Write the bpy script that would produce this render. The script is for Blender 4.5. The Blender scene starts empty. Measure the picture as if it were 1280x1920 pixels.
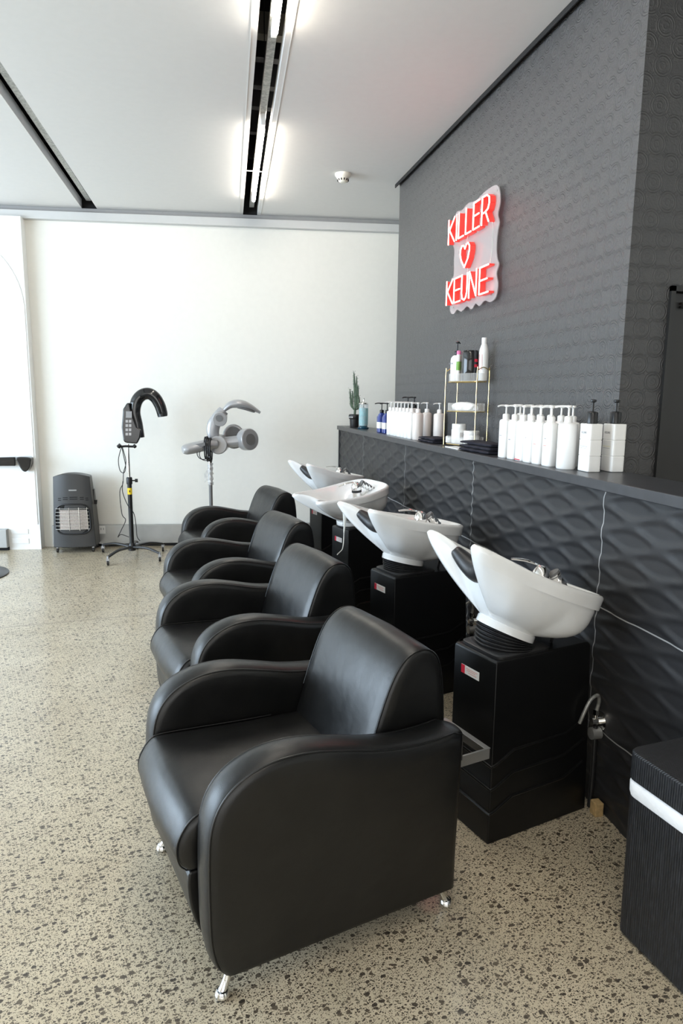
import bpy, math, random
from mathutils import Vector, Matrix
random.seed(7)
R = math.radians
sc = bpy.context.scene
COL = sc.collection

# ------------------------------------------------------------------ camera
cd = bpy.data.cameras.new('camera')
cam = bpy.data.objects.new('camera', cd); COL.objects.link(cam); sc.camera = cam
cd.sensor_fit = 'VERTICAL'; cd.sensor_height = 36; cd.sensor_width = 24; cd.lens = 24.0
cd.clip_start = 0.02; cd.clip_end = 100

def _ray(x, y): return Vector(((x-640)/1280, -(y-960)/1280, -1))
_up = -_ray(560, 8580); _up.normalize()
if _up.y < 0: _up = -_up
_yd = _ray(360, 742); _yd -= _up*_yd.dot(_up); _yd.normalize()
_xd = _yd.cross(_up)
m = Matrix((_xd, _yd, _up)).to_4x4(); m.translation = (0, 0, 1.5)
cam.matrix_world = m

# ------------------------------------------------------------------ light
w = bpy.data.worlds.new('sky'); sc.world = w; w.use_nodes = True
bg = w.node_tree.nodes['Background']
bg.inputs['Color'].default_value = (0.72, 0.86, 1.0, 1); bg.inputs['Strength'].default_value = 0.8

def area(name, loc, rot, sx, sy, power, col):
    l = bpy.data.lights.new(name, 'AREA'); l.shape = 'RECTANGLE'; l.size = sx; l.size_y = sy
    l.energy = power; l.color = col
    o = bpy.data.objects.new(name, l); COL.objects.link(o); o.location = loc; o.rotation_euler = rot
    return o
# daylight entering through the shop windows on the left and behind
area('window_daylight', (-5.9, 3.3, 1.55), (0, R(-90), 0), 2.6, 6.4, 355, (0.68, 0.84, 1.0))
area('shopfront_daylight', (-1.9, -3.9, 1.6), (R(90), 0, 0), 6.6, 2.5, 60, (1.0, 0.93, 0.82))
TUBE_POWER = 48
sc.view_settings.view_transform = 'Standard'
sc.view_settings.look = 'None'
sc.view_settings.gamma = 1
sc.view_settings.use_curve_mapping = False
sc.view_settings.exposure = 0.62
sc.cycles.use_denoising = True
sc.cycles.max_bounces = 8; sc.cycles.diffuse_bounces = 4; sc.cycles.glossy_bounces = 4
sc.cycles.transmission_bounces = 8; sc.cycles.transparent_max_bounces = 12
sc.cycles.sample_clamp_indirect = 6
sc.cycles.caustics_reflective = False; sc.cycles.caustics_refractive = False

# ------------------------------------------------------------------ materials
class NT:
    def __init__(s, mat):
        mat.use_nodes = True; s.t = mat.node_tree; s.n = s.t.nodes; s.b = s.n['Principled BSDF']
    def new(s, typ, **kw):
        nd = s.n.new(typ)
        for k, v in kw.items(): setattr(nd, k, v)
        return nd
    def put(s, sock, v):
        if isinstance(v, bpy.types.NodeSocket): s.t.links.new(v, sock)
        else: sock.default_value = v
    def m(s, op, a, b=0.0, c=0.0, clamp=False):
        nd = s.new('ShaderNodeMath', operation=op, use_clamp=clamp)
        s.put(nd.inputs[0], a); s.put(nd.inputs[1], b); s.put(nd.inputs[2], c)
        return nd.outputs[0]
    def coord(s):
        return s.new('ShaderNodeTexCoord').outputs['Object']
    def xyz(s, v):
        nd = s.new('ShaderNodeSeparateXYZ'); s.put(nd.inputs[0], v); return nd.outputs
    def vec(s, x, y, z):
        nd = s.new('ShaderNodeCombineXYZ')
        for i, v in enumerate((x, y, z)): s.put(nd.inputs[i], v)
        return nd.outputs[0]
    def noise(s, v, scale, detail=3, rough=.5):
        nd = s.new('ShaderNodeTexNoise'); s.put(nd.inputs['Vector'], v)
        nd.inputs['Scale'].default_value = scale; nd.inputs['Detail'].default_value = detail
        nd.inputs['Roughness'].default_value = rough
        return nd.outputs['Fac']
    def ramp(s, f, stops):
        nd = s.new('ShaderNodeValToRGB'); s.put(nd.inputs[0], f); e = nd.color_ramp.elements
        while len(e) < len(stops): e.new(0.5)
        for i, (p, c) in enumerate(stops):
            e[i].position = p; e[i].color = (*c, 1) if len(c) == 3 else c
        return nd.outputs[0]
    def mix(s, f, a, b):
        nd = s.new('ShaderNodeMix', data_type='RGBA')
        s.put(nd.inputs[0], f)
        for i, v in ((6, a), (7, b)):
            s.put(nd.inputs[i], v if isinstance(v, bpy.types.NodeSocket) else (*v, 1))
        return nd.outputs[2]
    def step(s, v, lo, hi):
        nd = s.new('ShaderNodeMapRange', interpolation_type='SMOOTHSTEP')
        s.put(nd.inputs[0], v); nd.inputs[1].default_value = lo; nd.inputs[2].default_value = hi
        return nd.outputs[0]
    def bump(s, h, dist, strength=1.0):
        nd = s.new('ShaderNodeBump'); nd.inputs['Strength'].default_value = strength
        nd.inputs['Distance'].default_value = dist; s.put(nd.inputs['Height'], h)
        s.t.links.new(nd.outputs[0], s.b.inputs['Normal'])

MATS = {}
def mat(name, col, rough=.5, metal=0, coat=0, trans=0, ior=1.45, emit=None, es=0, alpha=1, spec=.5,
        bump=None, var=0, varscale=20):
    mt = bpy.data.materials.new(name); N = NT(mt); b = N.b
    b.inputs['Base Color'].default_value = (*col, 1)
    b.inputs['Roughness'].default_value = rough; b.inputs['Metallic'].default_value = metal
    b.inputs['Coat Weight'].default_value = coat; b.inputs['Transmission Weight'].default_value = trans
    b.inputs['IOR'].default_value = ior; b.inputs['Specular IOR Level'].default_value = spec
    b.inputs['Alpha'].default_value = alpha
    if emit: b.inputs['Emission Color'].default_value = (*emit, 1); b.inputs['Emission Strength'].default_value = es
    c = N.coord()
    n = N.noise(c, varscale, 3)
    v = var if var else .008
    f = N.step(n, .3, .7)
    N.put(b.inputs['Base Color'], N.mix(f, tuple(x*(1-v) for x in col), tuple(min(1, x*(1+v)) for x in col)))
    if bump: N.bump(N.noise(c, bump[0], 4, .6), bump[1], bump[2] if len(bump) > 2 else 1)
    MATS[name] = mt
    return mt

M_ceil = mat('ceiling_white', (.76, .745, .725), .8)
M_wall = mat('cream_wall', (.88, .86, .80), .75)
M_white = mat('white_paint', (.88, .88, .87), .5)
M_void = mat('void_black', (.012, .012, .013), .9)
M_trimgrey = mat('grey_trim', (.34, .34, .34), .6)
M_galv = mat('galvanised', (.42, .42, .40), .5, .6, var=.25, varscale=60)
M_alu = mat('brushed_aluminium', (.42, .42, .41), .38, .7, var=.06, varscale=6)
M_ledge = mat('ledge_charcoal', (.040, .041, .046), .34, var=.1)
M_pedestal = mat('pedestal_black', (.005, .005, .0052), .33, spec=.35, bump=(400, .0002))
M_ceramic = mat('white_ceramic', (.86, .865, .86), .12, coat=.4, var=.01)
M_rubber = mat('black_rubber', (.015, .015, .016), .42)
M_pad = mat('gel_pad', (.022, .022, .024), .38, bump=(200, .0004))
M_chrome = mat('chrome', (.85, .84, .82), .08, 1)
M_bplast = mat('black_plastic', (.012, .012, .013), .3)
M_bgloss = mat('black_gloss', (.010, .010, .011), .12, coat=.5)
M_silver = mat('silver_plastic', (.42, .42, .43), .30, .35)
M_silverdark = mat('grey_plastic', (.16, .16, .16), .5)
M_gold = mat('gold_wire', (.80, .60, .26), .22, 1)
M_acryl = mat('ribbed_acrylic', (.80, .77, .72), .12, alpha=.28)
M_bottle = mat('white_bottle', (.88, .875, .86), .32, var=.01)
M_bottlewarm = mat('pearl_bottle', (.80, .74, .70), .3, var=.01)
M_blue = mat('blue_bottle', (.02, .045, .24), .15, coat=.4)
M_towel = mat('navy_towel', (.014, .013, .022), .95, bump=(500, .002))
M_label = mat('paper_label', (.85, .85, .84), .5)
M_ink = mat('grey_ink', (.28, .28, .30), .6)
M_red = mat('red_print', (.65, .02, .05), .5)
M_pink = mat('pink_print', (.75, .2, .4), .5)
M_yellow = mat('yellow_sticker', (.85, .62, .02), .5)
M_softyellow = mat('pale_yellow_print', (.85, .80, .45), .5)
M_softblue = mat('pale_blue_print', (.30, .36, .55), .5)
M_softred = mat('pale_red_print', (.75, .35, .3), .5)
M_liquid = mat('blue_liquid', (.20, .66, .74), .08, trans=.45, ior=1.33)
M_glass = mat('clear_glass', (.85, .92, .93), .04, alpha=.28)
M_pot = mat('pot_black', (.02, .018, .018), .45)
M_cactus = mat('cactus_green', (.045, .075, .035), .55, var=.3, varscale=80)
M_leaf = mat('cactus_leaf', (.05, .09, .03), .5)
M_wood = mat('pale_wood', (.55, .38, .18), .6, var=.15, varscale=60)
M_heater = mat('heater_grey', (.055, .055, .056), .36, .3)
M_ceramicplate = mat('heater_ceramic', (.46, .40, .36), .85, var=.12, varscale=90, bump=(250, .001))
M_cable = mat('black_cable', (.015, .015, .016), .5)
M_cord = mat('grey_cord', (.62, .62, .58), .5)
M_film = mat('clear_film', (.85, .86, .88), .15, alpha=.5, var=.2, varscale=60, bump=(60, .006))
M_doorblk = mat('door_black', (.022, .022, .022), .42, bump=(200, .0003))
M_tubelamp = mat('tube_glow', (1, 1, 1), .4, emit=(1, .93, .82), es=TUBE_POWER)
M_neon = mat('neon_core', (1, .7, .65), .4, emit=(1, .26, .23), es=6.0)
M_neonside = mat('neon_side', (.75, .05, .04), .4, emit=(1, .06, .05), es=.34)
M_plate = mat('sign_acrylic', (.62, .58, .58), .15, alpha=.45)
M_screen = mat('panel_print', (.35, .35, .36), .4)
M_hole = mat('slot_black', (.004, .004, .004), .8)
M_cream = mat('smoke_white', (.85, .83, .74), .5)
M_paper = mat('white_gloves', (.85, .83, .80), .8, bump=(60, .004))

# leather
def leather():
    mt = bpy.data.materials.new('black_leather'); N = NT(mt); b = N.b; c = N.coord()
    n1 = N.noise(c, 9, 4, .6)
    b.inputs['Specular IOR Level'].default_value = .5
    N.put(b.inputs['Base Color'], N.mix(N.step(n1, .35, .7), (.0045, .0045, .0046), (.0075, .0074, .0072)))
    N.put(b.inputs['Roughness'], N.m('ADD', .28, N.m('MULTIPLY', N.noise(c, 14, 3), .14)))
    h = N.m('ADD', N.m('MULTIPLY', N.noise(c, 420, 2), .35), N.m('MULTIPLY', N.noise(c, 7, 3), 5.0))
    N.bump(h, .0009, .8)
    return mt
M_leather = leather()

def wallpaper():
    mt = bpy.data.materials.new('embossed_wallpaper'); N = NT(mt); b = N.b
    c = N.coord(); x, y, z = N.xyz(c)
    u = N.m('ADD', y, x)     # along the wall (either wall direction)
    P = .137
    def lattice(ou, oz):
        a = N.m('SUBTRACT', N.m('FLOORED_MODULO', N.m('ADD', u, ou), P), P/2)
        d = N.m('SUBTRACT', N.m('FLOORED_MODULO', N.m('ADD', z, oz), P), P/2)
        return a, d, N.m('SQRT', N.m('ADD', N.m('MULTIPLY', a, a), N.m('MULTIPLY', d, d)))
    def ring(d, r, wd):
        q = N.m('DIVIDE', N.m('SUBTRACT', d, r), wd)
        return N.m('MAXIMUM', N.m('SUBTRACT', 1.0, N.m('MULTIPLY', q, q)), 0.0)
    a1, b1, d1 = lattice(0, 0); a2, b2, d2 = lattice(P/2, P/2)
    h = 0.0
    for d in (d1, d2):
        h = N.m('ADD', h, ring(d, .030, .0035)); h = N.m('ADD', h, ring(d, .0395, .003))
        h = N.m('ADD', h, N.m('MULTIPLY', ring(d, .012, .004), .6))
    # diagonal straps between the circles
    s1 = N.m('ABSOLUTE', N.m('SUBTRACT', N.m('FLOORED_MODULO', N.m('ADD', N.m('ADD', u, z), P/2), P), P/2))
    s2 = N.m('ABSOLUTE', N.m('SUBTRACT', N.m('FLOORED_MODULO', N.m('ADD', N.m('SUBTRACT', u, z), P/2), P), P/2))
    far = N.m('MULTIPLY', N.step(d1, .040, .044), N.step(d2, .040, .044))
    st = N.m('ADD', ring(s1, .010, .003), ring(s2, .010, .003))
    h = N.m('ADD', h, N.m('MULTIPLY', st, far))
    h = N.m('ADD', h, N.m('MULTIPLY', N.noise(c, 130, 3, .7), 1.6))
    b.inputs['Roughness'].default_value = .35
    N.put(b.inputs['Base Color'], N.mix(N.noise(c, 3, 2), (.060, .060, .062), (.068, .068, .070)))
    N.bump(h, .0030, .65)
    return mt
M_paperwall = wallpaper()

TILE_Y = [6.94, 5.74, 4.54, 3.35, 2.167, .975]
def tilemat():
    mt = bpy.data.materials.new('wave_tile'); N = NT(mt); b = N.b
    c = N.coord(); x, y, z = N.xyz(c)
    d = 1.0
    for ty in TILE_Y: d = N.m('MINIMUM', d, N.m('ABSOLUTE', N.m('SUBTRACT', y, ty)))
    for tz in (.303, .753): d = N.m('MINIMUM', d, N.m('ABSOLUTE', N.m('SUBTRACT', z, tz)))
    f = N.step(d, .0018, .0030)
    N.put(b.inputs['Base Color'], N.mix(f, (.34, .34, .34), (.022, .022, .024)))
    N.put(b.inputs['Roughness'], N.m('ADD', .42, N.m('MULTIPLY', N.noise(c, 8, 2), .1)))
    b.inputs['Specular IOR Level'].default_value = .4
    N.bump(N.noise(c, 500, 2), .0004)
    return mt
M_tile = tilemat()

def floormat():
    mt = bpy.data.materials.new('polished_concrete'); N = NT(mt); b = N.b
    c = N.coord(); x, y, z = N.xyz(c)
    c2 = N.vec(x, y, 0.0)
    wob = N.new('ShaderNodeTexNoise'); N.put(wob.inputs['Vector'], c2); wob.inputs['Scale'].default_value = 90
    wob.inputs['Detail'].default_value = 2
    va = N.new('ShaderNodeVectorMath', operation='SUBTRACT'); N.put(va.inputs[0], wob.outputs['Color']); va.inputs[1].default_value = (.5, .5, .5)
    vs = N.new('ShaderNodeVectorMath', operation='SCALE'); N.put(vs.inputs[0], va.outputs[0]); vs.inputs['Scale'].default_value = .009
    vb = N.new('ShaderNodeVectorMath', operation='ADD'); N.put(vb.inputs[0], c2); N.put(vb.inputs[1], vs.outputs[0])
    col = N.mix(N.step(N.noise(c2, 2.2, 4, .6), .3, .7), (.56, .475, .335), (.66, .57, .415))
    col = N.mix(N.m('MULTIPLY', N.step(N.noise(c2, 160, 3, .7), .35, .75), .35), col, (.40, .35, .27))
    # cement wash stain patches
    col = N.mix(N.m('MULTIPLY', N.step(N.noise(c2, 1.1, 3), .55, .75), .3), col, (.36, .33, .28))
    bx_, by_, bz_ = N.xyz(vb.outputs[0])
    st_ = N.vec(N.m('ADD', N.m('MULTIPLY', bx_, .80), N.m('MULTIPLY', by_, .25)), N.m('SUBTRACT', N.m('MULTIPLY', by_, 1.15), N.m('MULTIPLY', bx_, .30)), 0.0)
    for scale, lo, hi, dens in ((54, .10, .42, .58), (105, .14, .40, .46), (200, .16, .46, .36), (330, .16, .44, .40)):
        v = N.new('ShaderNodeTexVoronoi', voronoi_dimensions='2D'); N.put(v.inputs['Vector'], st_)
        v.inputs['Scale'].default_value = scale
        rx, ry, rz = N.xyz(v.outputs['Color'])
        size = N.m('MULTIPLY', N.step(rx, dens, 1.0), hi)
        msk = N.step(N.m('SUBTRACT', size, v.outputs['Distance']), .0, .05)
        stone = N.mix(ry, (.045, .037, .030), (.17, .135, .095))
        col = N.mix(msk, col, stone)
    # saw-cut control joint and one hairline crack
    def cut(x0, y0, x1, y1, wd):
        L = math.hypot(x1-x0, y1-y0); nx, ny = -(y1-y0)/L, (x1-x0)/L
        d = N.m('ADD', N.m('MULTIPLY', N.m('SUBTRACT', x, x0), nx), N.m('MULTIPLY', N.m('SUBTRACT', y, y0), ny))
        d = N.m('ADD', d, N.m('MULTIPLY', N.m('SUBTRACT', N.noise(c2, 6, 2), .5), .012))
        return N.m('SUBTRACT', 1.0, N.step(N.m('ABSOLUTE', d), wd*.5, wd))
    col = N.mix(N.m('MULTIPLY', cut(-1.258, 4.621, -.148, 4.76, .014), .6), col, (.26, .21, .16))
    N.put(b.inputs['Base Color'], col)
    N.put(b.inputs['Roughness'], N.m('ADD', .20, N.m('MULTIPLY', N.noise(c2, 5, 4), .22)))
    b.inputs['Coat Weight'].default_value = .25; b.inputs['Coat Roughness'].default_value = .12
    N.bump(N.noise(c2, 60, 3), .0006, .5)
    return mt
M_floor = floormat()

def wicker():
    mt = bpy.data.materials.new('black_woven_slats'); N = NT(mt); b = N.b
    c = N.coord(); x, y, z = N.xyz(c)
    u = N.m('ADD', x, y)
    a = N.m('FLOORED_MODULO', u, .0075); h = N.m('SUBTRACT', 1.0, N.m('ABSOLUTE', N.m('SUBTRACT', N.m('DIVIDE', a, .00375), 1.0)))
    t = N.noise(N.vec(N.m('MULTIPLY', x, 6), N.m('MULTIPLY', y, 6), z), 26, 4, .7)
    N.put(b.inputs['Base Color'], N.mix(N.step(t, .42, .75), (.006, .0065, .008), (.026, .027, .032)))
    b.inputs['Roughness'].default_value = .5
    N.bump(N.m('ADD', h, N.m('MULTIPLY', t, .6)), .0015, .8)
    return mt
M_wicker = wicker()

# ------------------------------------------------------------------ mesh helpers
class MB:
    def __init__(s): s.v = []; s.f = []
    def add(s, verts, faces):
        o = len(s.v); s.v += [tuple(p) for p in verts]; s.f += [tuple(i+o for i in f) for f in faces]; return s
    def box(s, x0, x1, y0, y1, z0, z1):
        v = [(x, y, z) for z in (z0, z1) for y in (y0, y1) for x in (x0, x1)]
        return s.add(v, [(0, 2, 3, 1), (4, 5, 7, 6), (0, 1, 5, 4), (2, 6, 7, 3), (0, 4, 6, 2), (1, 3, 7, 5)])
    def obox(s, c, ex, ey, ez):   # oriented box: centre and three half-axis vectors
        c, ex, ey, ez = map(Vector, (c, ex, ey, ez))
        v = [c+ex*i+ey*j+ez*k for k in (-1, 1) for j in (-1, 1) for i in (-1, 1)]
        return s.add(v, [(0, 2, 3, 1), (4, 5, 7, 6), (0, 1, 5, 4), (2, 6, 7, 3), (0, 4, 6, 2), (1, 3, 7, 5)])
    def rings(s, rs, cap0=True, cap1=True):
        n = len(rs[0]); v = [p for r in rs for p in r]; f = []
        for k in range(len(rs)-1):
            for i in range(n):
                j = (i+1) % n; f.append((k*n+i, k*n+j, (k+1)*n+j, (k+1)*n+i))
        if cap0: f.append(tuple(reversed(range(n))))
        if cap1: f.append(tuple((len(rs)-1)*n+i for i in range(n)))
        return s.add(v, f)
    def lathe(s, prof, c=(0, 0, 0), n=24, ax=1, ay=1, cap0=True, cap1=True):
        return s.rings([[(c[0]+r*ax*math.cos(2*math.pi*i/n), c[1]+r*ay*math.sin(2*math.pi*i/n), c[2]+z) for i in range(n)] for r, z in prof], cap0, cap1)
    def sup(s, secs, c=(0, 0, 0), n=32, ang=0):   # superellipse sections (z, ax, ay, exponent)
        ca, sa = math.cos(ang), math.sin(ang); rs = []
        for z, ax, ay, e in secs:
            r = []
            for i in range(n):
                t = 2*math.pi*(i+.5)/n; ct, st = math.cos(t), math.sin(t)
                x = ax*math.copysign(abs(ct)**(2/e), ct); y = ay*math.copysign(abs(st)**(2/e), st)
                r.append((c[0]+x*ca-y*sa, c[1]+x*sa+y*ca, c[2]+z))
            rs.append(r)
        return s.rings(rs)
    def tube(s, pts, rad, n=8, closed=False, smooth=0, cap=True, flat=1.0):
        pts = [Vector(p) for p in pts]
        if smooth: pts = catmull(pts, smooth, closed)
        L = len(pts)
        rf = rad if callable(rad) else (lambda t: rad)
        rs = []; up = None
        for i, p in enumerate(pts):
            a = pts[(i-1) % L] if closed or i > 0 else pts[i]; b = pts[(i+1) % L] if closed or i < L-1 else pts[i]
            t = (b-a)
            t = t.normalized() if t.length > 1e-9 else Vector((0, 0, 1))
            if up is None:
                up = Vector((0, 0, 1)) if abs(t.z) < .9 else Vector((0, 1, 0))
            sd = t.cross(up).normalized(); up = sd.cross(t).normalized()
            r = rf(i/(L-1))
            rs.append([p+(sd*math.cos(2*math.pi*k/n)+up*math.sin(2*math.pi*k/n)*flat)*r for k in range(n)])
        if closed: rs.append(rs[0]); return s.rings(rs, False, False)
        return s.rings(rs, cap, cap)
    def cyl(s, a, b, r, n=16, r2=None):
        r2 = r if r2 is None else r2
        return s.tube([a, b], lambda t: r+(r2-r)*t, n)
    def sphere(s, c, r, n=16, m=10, sx=1, sy=1, sz=1):
        return s.lathe([(max(r*math.sin(math.pi*k/m), r*.02)*1, -r*math.cos(math.pi*k/m)*sz) for k in range(m+1)], c, n, sx, sy)
    def prism(s, prof, y0, y1, plane='xz'):
        n = len(prof)
        mk = {'xz': lambda p, w: (p[0], w, p[1]), 'yz': lambda p, w: (w, p[0], p[1]), 'xy': lambda p, w: (p[0], p[1], w)}[plane]
        v = [mk(p, y0) for p in prof]+[mk(p, y1) for p in prof]
        f = [tuple(range(n)), tuple(reversed(range(n, 2*n)))]+[(i, n+i, n+(i+1) % n, (i+1) % n) for i in range(n)]
        return s.add(v, f)
    def xf(s, mtx):
        s.v = [tuple(mtx @ Vector(p)) for p in s.v]; return s
    def build(s, name, mt, parent=None, bevel=0, seg=3, smooth=True, angle=35, sub=0, label=None):
        me = bpy.data.meshes.new(name); me.from_pydata(s.v, [], s.f); me.update()
        import bmesh
        bm = bmesh.new(); bm.from_mesh(me); bmesh.ops.recalc_face_normals(bm, faces=bm.faces); bm.to_mesh(me); bm.free()
        for mm in (mt if isinstance(mt, (list, tuple)) else [mt]): me.materials.append(mm)
        o = bpy.data.objects.new(name, me); COL.objects.link(o)
        if smooth:
            me.polygons.foreach_set('use_smooth', [True]*len(me.polygons))
            if not bevel: me.set_sharp_from_angle(angle=R(angle))
        if bevel:
            b = o.modifiers.new('bevel', 'BEVEL'); b.width = bevel; b.segments = seg; b.limit_method = 'ANGLE'
            b.angle_limit = R(30); b.harden_normals = smooth
        if sub:
            b = o.modifiers.new('sub', 'SUBSURF'); b.levels = sub; b.render_levels = sub
        if parent is not None: o.parent = parent
        if label: o['label'] = label
        return o

def catmull(pts, k, closed=False):
    pts = [Vector(p) for p in pts]; L = len(pts); out = []
    rng = L if closed else L-1
    for i in range(rng):
        if closed: p0, p1, p2, p3 = pts[(i-1) % L], pts[i], pts[(i+1) % L], pts[(i+2) % L]
        else: p0, p1, p2, p3 = pts[max(i-1, 0)], pts[i], pts[i+1], pts[min(i+2, L-1)]
        for j in range(k):
            t = j/k
            out.append(.5*((2*p1)+(-p0+p2)*t+(2*p0-5*p1+4*p2-p3)*t*t+(-p0+3*p1-3*p2+p3)*t**3))
    if not closed: out.append(pts[-1])
    return out
def cat2(pts, k=6, closed=True):
    return [(p.x, p.y) for p in catmull([(a, b, 0) for a, b in pts], k, closed)]

def tag(o, label, cat, group=None):
    o['label'] = label; o['category'] = cat
    if group: o['group'] = group
    return o
def thing(name, label, cat, loc=(0, 0, 0), rz=0, group=None):
    o = bpy.data.objects.new(name, None); COL.objects.link(o)
    o.empty_display_size = .1; o.location = loc; o.rotation_euler = (0, 0, rz)
    return tag(o, label, cat, group)
def struct(o): o['kind'] = 'structure'; return o
def pivot(o, loc):   # move the origin of an object to loc, keeping its shape in place
    d = Vector(loc); o.data.transform(Matrix.Translation(-d)); o.location = d; return o

def text_mesh(name, body, size, mt, parent, mtx, depth=.0003, label=None):
    cu = bpy.data.curves.new(name, 'FONT'); cu.body = body; cu.size = size; cu.extrude = depth
    cu.align_x = 'CENTER'; cu.align_y = 'CENTER'
    t = bpy.data.objects.new(name, cu); me = bpy.data.meshes.new_from_object(t)
    bpy.data.objects.remove(t); me.materials.clear(); me.materials.append(mt)
    me.transform(mtx)
    o = bpy.data.objects.new(name, me); COL.objects.link(o); o.parent = parent
    if label: o['label'] = label
    return o

# ------------------------------------------------------------------ room shell
B0, B1 = Vector((-1.47, 7.13)), Vector((1.443, 6.83))
BD = (B1-B0).normalized(); BN = Vector((-BD.y, BD.x))       # along the end wall, and away from the camera
def bw(x, off=0.0):
    t = (x-B0.x)/BD.x; p = B0+BD*t+BN*off; return p.x, p.y
def slab_bw(mb, xa, xb, o0, o1, z0, z1):
    P = [bw(xa, o0), bw(xb, o0), bw(xb, o1), bw(xa, o1)]
    return mb.prism(P, z0, z1, 'xy')

struct(MB().box(-6.2, 3.3, -4.2, 7.9, -.12, 0).build('floor', M_floor, smooth=False))
struct(slab_bw(MB(), -6.2, 3.25, 0, .12, 0, 4.2).build('wall_back', M_wall, smooth=False))
struct(MB().box(3.2, 3.3, -4.2, 7.0, 0, 4.2).build('wall_right', M_wall, smooth=False))
# left wall and rear wall with shop windows
lw = MB(); lw.box(-6.1, -6.0, -4.2, 7.9, 0, .3); lw.box(-6.1, -6.0, -4.2, 7.9, 2.9, 4.2)
for y0, y1 in ((-4.2, 0.0), (2.15, 2.25), (4.4, 4.5), (6.65, 7.9)): lw.box(-6.1, -6.0, y0, y1, .3, 2.9)
struct(lw.build('wall_left', M_wall, smooth=False))
rw = MB(); rw.box(-6.1, 3.3, -4.1, -4.0, 0, .3); rw.box(-6.1, 3.3, -4.1, -4.0, 2.9, 4.2)
for x0, x1 in ((-6.1, -5.2), (-3.1, -2.98), (-.9, -.78), (1.4, 3.3)): rw.box(x0, x1, -4.1, -4.0, .3, 2.9)
struct(rw.build('wall_front', M_paperwall, smooth=False))
wf = 1
for y0, y1 in ((0.0, 2.15), (2.25, 4.4), (4.5, 6.65)):
    mb = MB(); mb.box(-6.08, -6.02, y0, y0+.05, .3, 2.9); mb.box(-6.08, -6.02, y1-.05, y1, .3, 2.9)
    mb.box(-6.08, -6.02, y0, y1, .3, .35); mb.box(-6.08, -6.02, y0, y1, 2.85, 2.9)
    struct(mb.build('window_%d' % wf, M_trimgrey, smooth=False)); wf += 1
for x0, x1 in ((-5.2, -3.1), (-2.98, -.9), (-.78, 1.4)):
    mb = MB(); mb.box(x0, x0+.05, -4.08, -4.02, .3, 2.9); mb.box(x1-.05, x1, -4.08, -4.02, .3, 2.9)
    mb.box(x0, x1, -4.08, -4.02, .3, .35); mb.box(x0, x1, -4.08, -4.02, 2.85, 2.9)
    struct(mb.build('window_%d' % wf, M_trimgrey, smooth=False)); wf += 1

# dark feature wall, its return and the black door beside it
DX = 1.68
struct(MB().box(DX, DX+.16, 2.49, 5.64, 0, 4.2).build('wall_feature', M_paperwall, smooth=False))
rt = MB(); rt.box(DX+.16, 1.868, 2.49, 2.60, 0, 4.2); rt.box(1.868, 2.75, 2.49, 2.60, 1.95, 4.2); rt.box(2.75, 3.2, 2.49, 2.60, 0, 4.2)
struct(rt.build('wall_feature_return', M_paperwall, smooth=False))
fr = MB(); fr.box(1.868, 1.888, 2.475, 2.60, 0, 1.95); fr.box(2.73, 2.75, 2.475, 2.60, 0, 1.95); fr.box(1.868, 2.75, 2.475, 2.60, 1.93, 1.95)
dr = struct(fr.build('door_1', M_doorblk, smooth=False))
MB().box(1.892, 2.726, 2.50, 2.54, .01, 1.926).build('door_leaf', M_doorblk, dr, bevel=.002)
hg = MB()
for k in range(3): hg.cyl((1.892, 2.494, 1.665+k*.032), (1.892, 2.494, 1.694+k*.032), .0065, 12)
hg.build('hinge', M_silver, dr, label='silver door hinge')
MB().box(1.925, 2.02, 2.485, 2.5, 1.868, 1.876).box(1.925, 2.02, 2.485, 2.5, 1.882, 1.890).build('closer_bracket', M_hole, dr, smooth=False)

# ceiling panels hung below a dark void, with two light slots
ZC, TH = 3.2, .085
def poly_ceiling(mb, P): mb.prism(P, ZC, ZC+TH, 'xy')
def lx(x0, y0, x1, y1, y): return x0+(x1-x0)*(y-y0)/(y1-y0)
mainL = lambda y: lx(.331, 3.30, .516, 6.954, y)
mainR = lambda y: lx(.462, 3.27, .65, 6.919, y)
leftR = lambda y: lx(-.93, 4.168, -.816, 7.065, y)
leftL = lambda y: lx(-1.034, 4.582, -.953, 7.10, y)
def endy(x): return bw(x)[1]-.012
cl = MB()
poly_ceiling(cl, [(-6.1, -4.1), (leftL(-4.1), -4.1), (leftL(7.08), endy(leftL(7.08))), (-6.1, endy(-6.1))])
poly_ceiling(cl, [(leftR(-4.1), -4.1), (mainL(-4.1), -4.1), (mainL(6.93), endy(mainL(6.93))), (leftR(7.05), endy(leftR(7.05)))])
poly_ceiling(cl, [(mainR(-4.1), -4.1), (1.645, -4.1), (1.645, 5.66), (mainR(5.66), 5.66)])
poly_ceiling(cl, [(mainR(5.66), 5.66), (3.2, 5.66), (3.2, endy(3.2)), (1.93, endy(1.93)), (mainR(6.91), endy(mainR(6.91)))])
struct(cl.build('ceiling', M_ceil, smooth=False))
struct(MB().box(-6.1, 3.3, -4.1, 7.9, 4.1, 4.2).build('ceiling_void_deck', M_void, smooth=False))
struct(slab_bw(MB(), -6.1, 3.2, -.012, 0, 3.2, 4.1).build('trim_5', M_void, smooth=False))
struct(slab_bw(MB(), -6.1, 3.2, -.03, 0, 3.155, 3.198).build('trim_1', M_trimgrey, smooth=False))
struct(slab_bw(MB(), -6.1, 3.2, -.07, 0, 3.085, 3.155).build('trim_2', mat('light_grey_trim', (.62, .62, .61), .6), smooth=False))
ge = MB(); ge.box(1.646, 1.652, -4.1, 5.665, 3.175, 3.29); ge.box(1.652, 1.679, -4.1, 5.665, 3.27, 3.29)
struct(ge.build('trim_3', M_void, smooth=False))
bm_ = MB()
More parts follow.
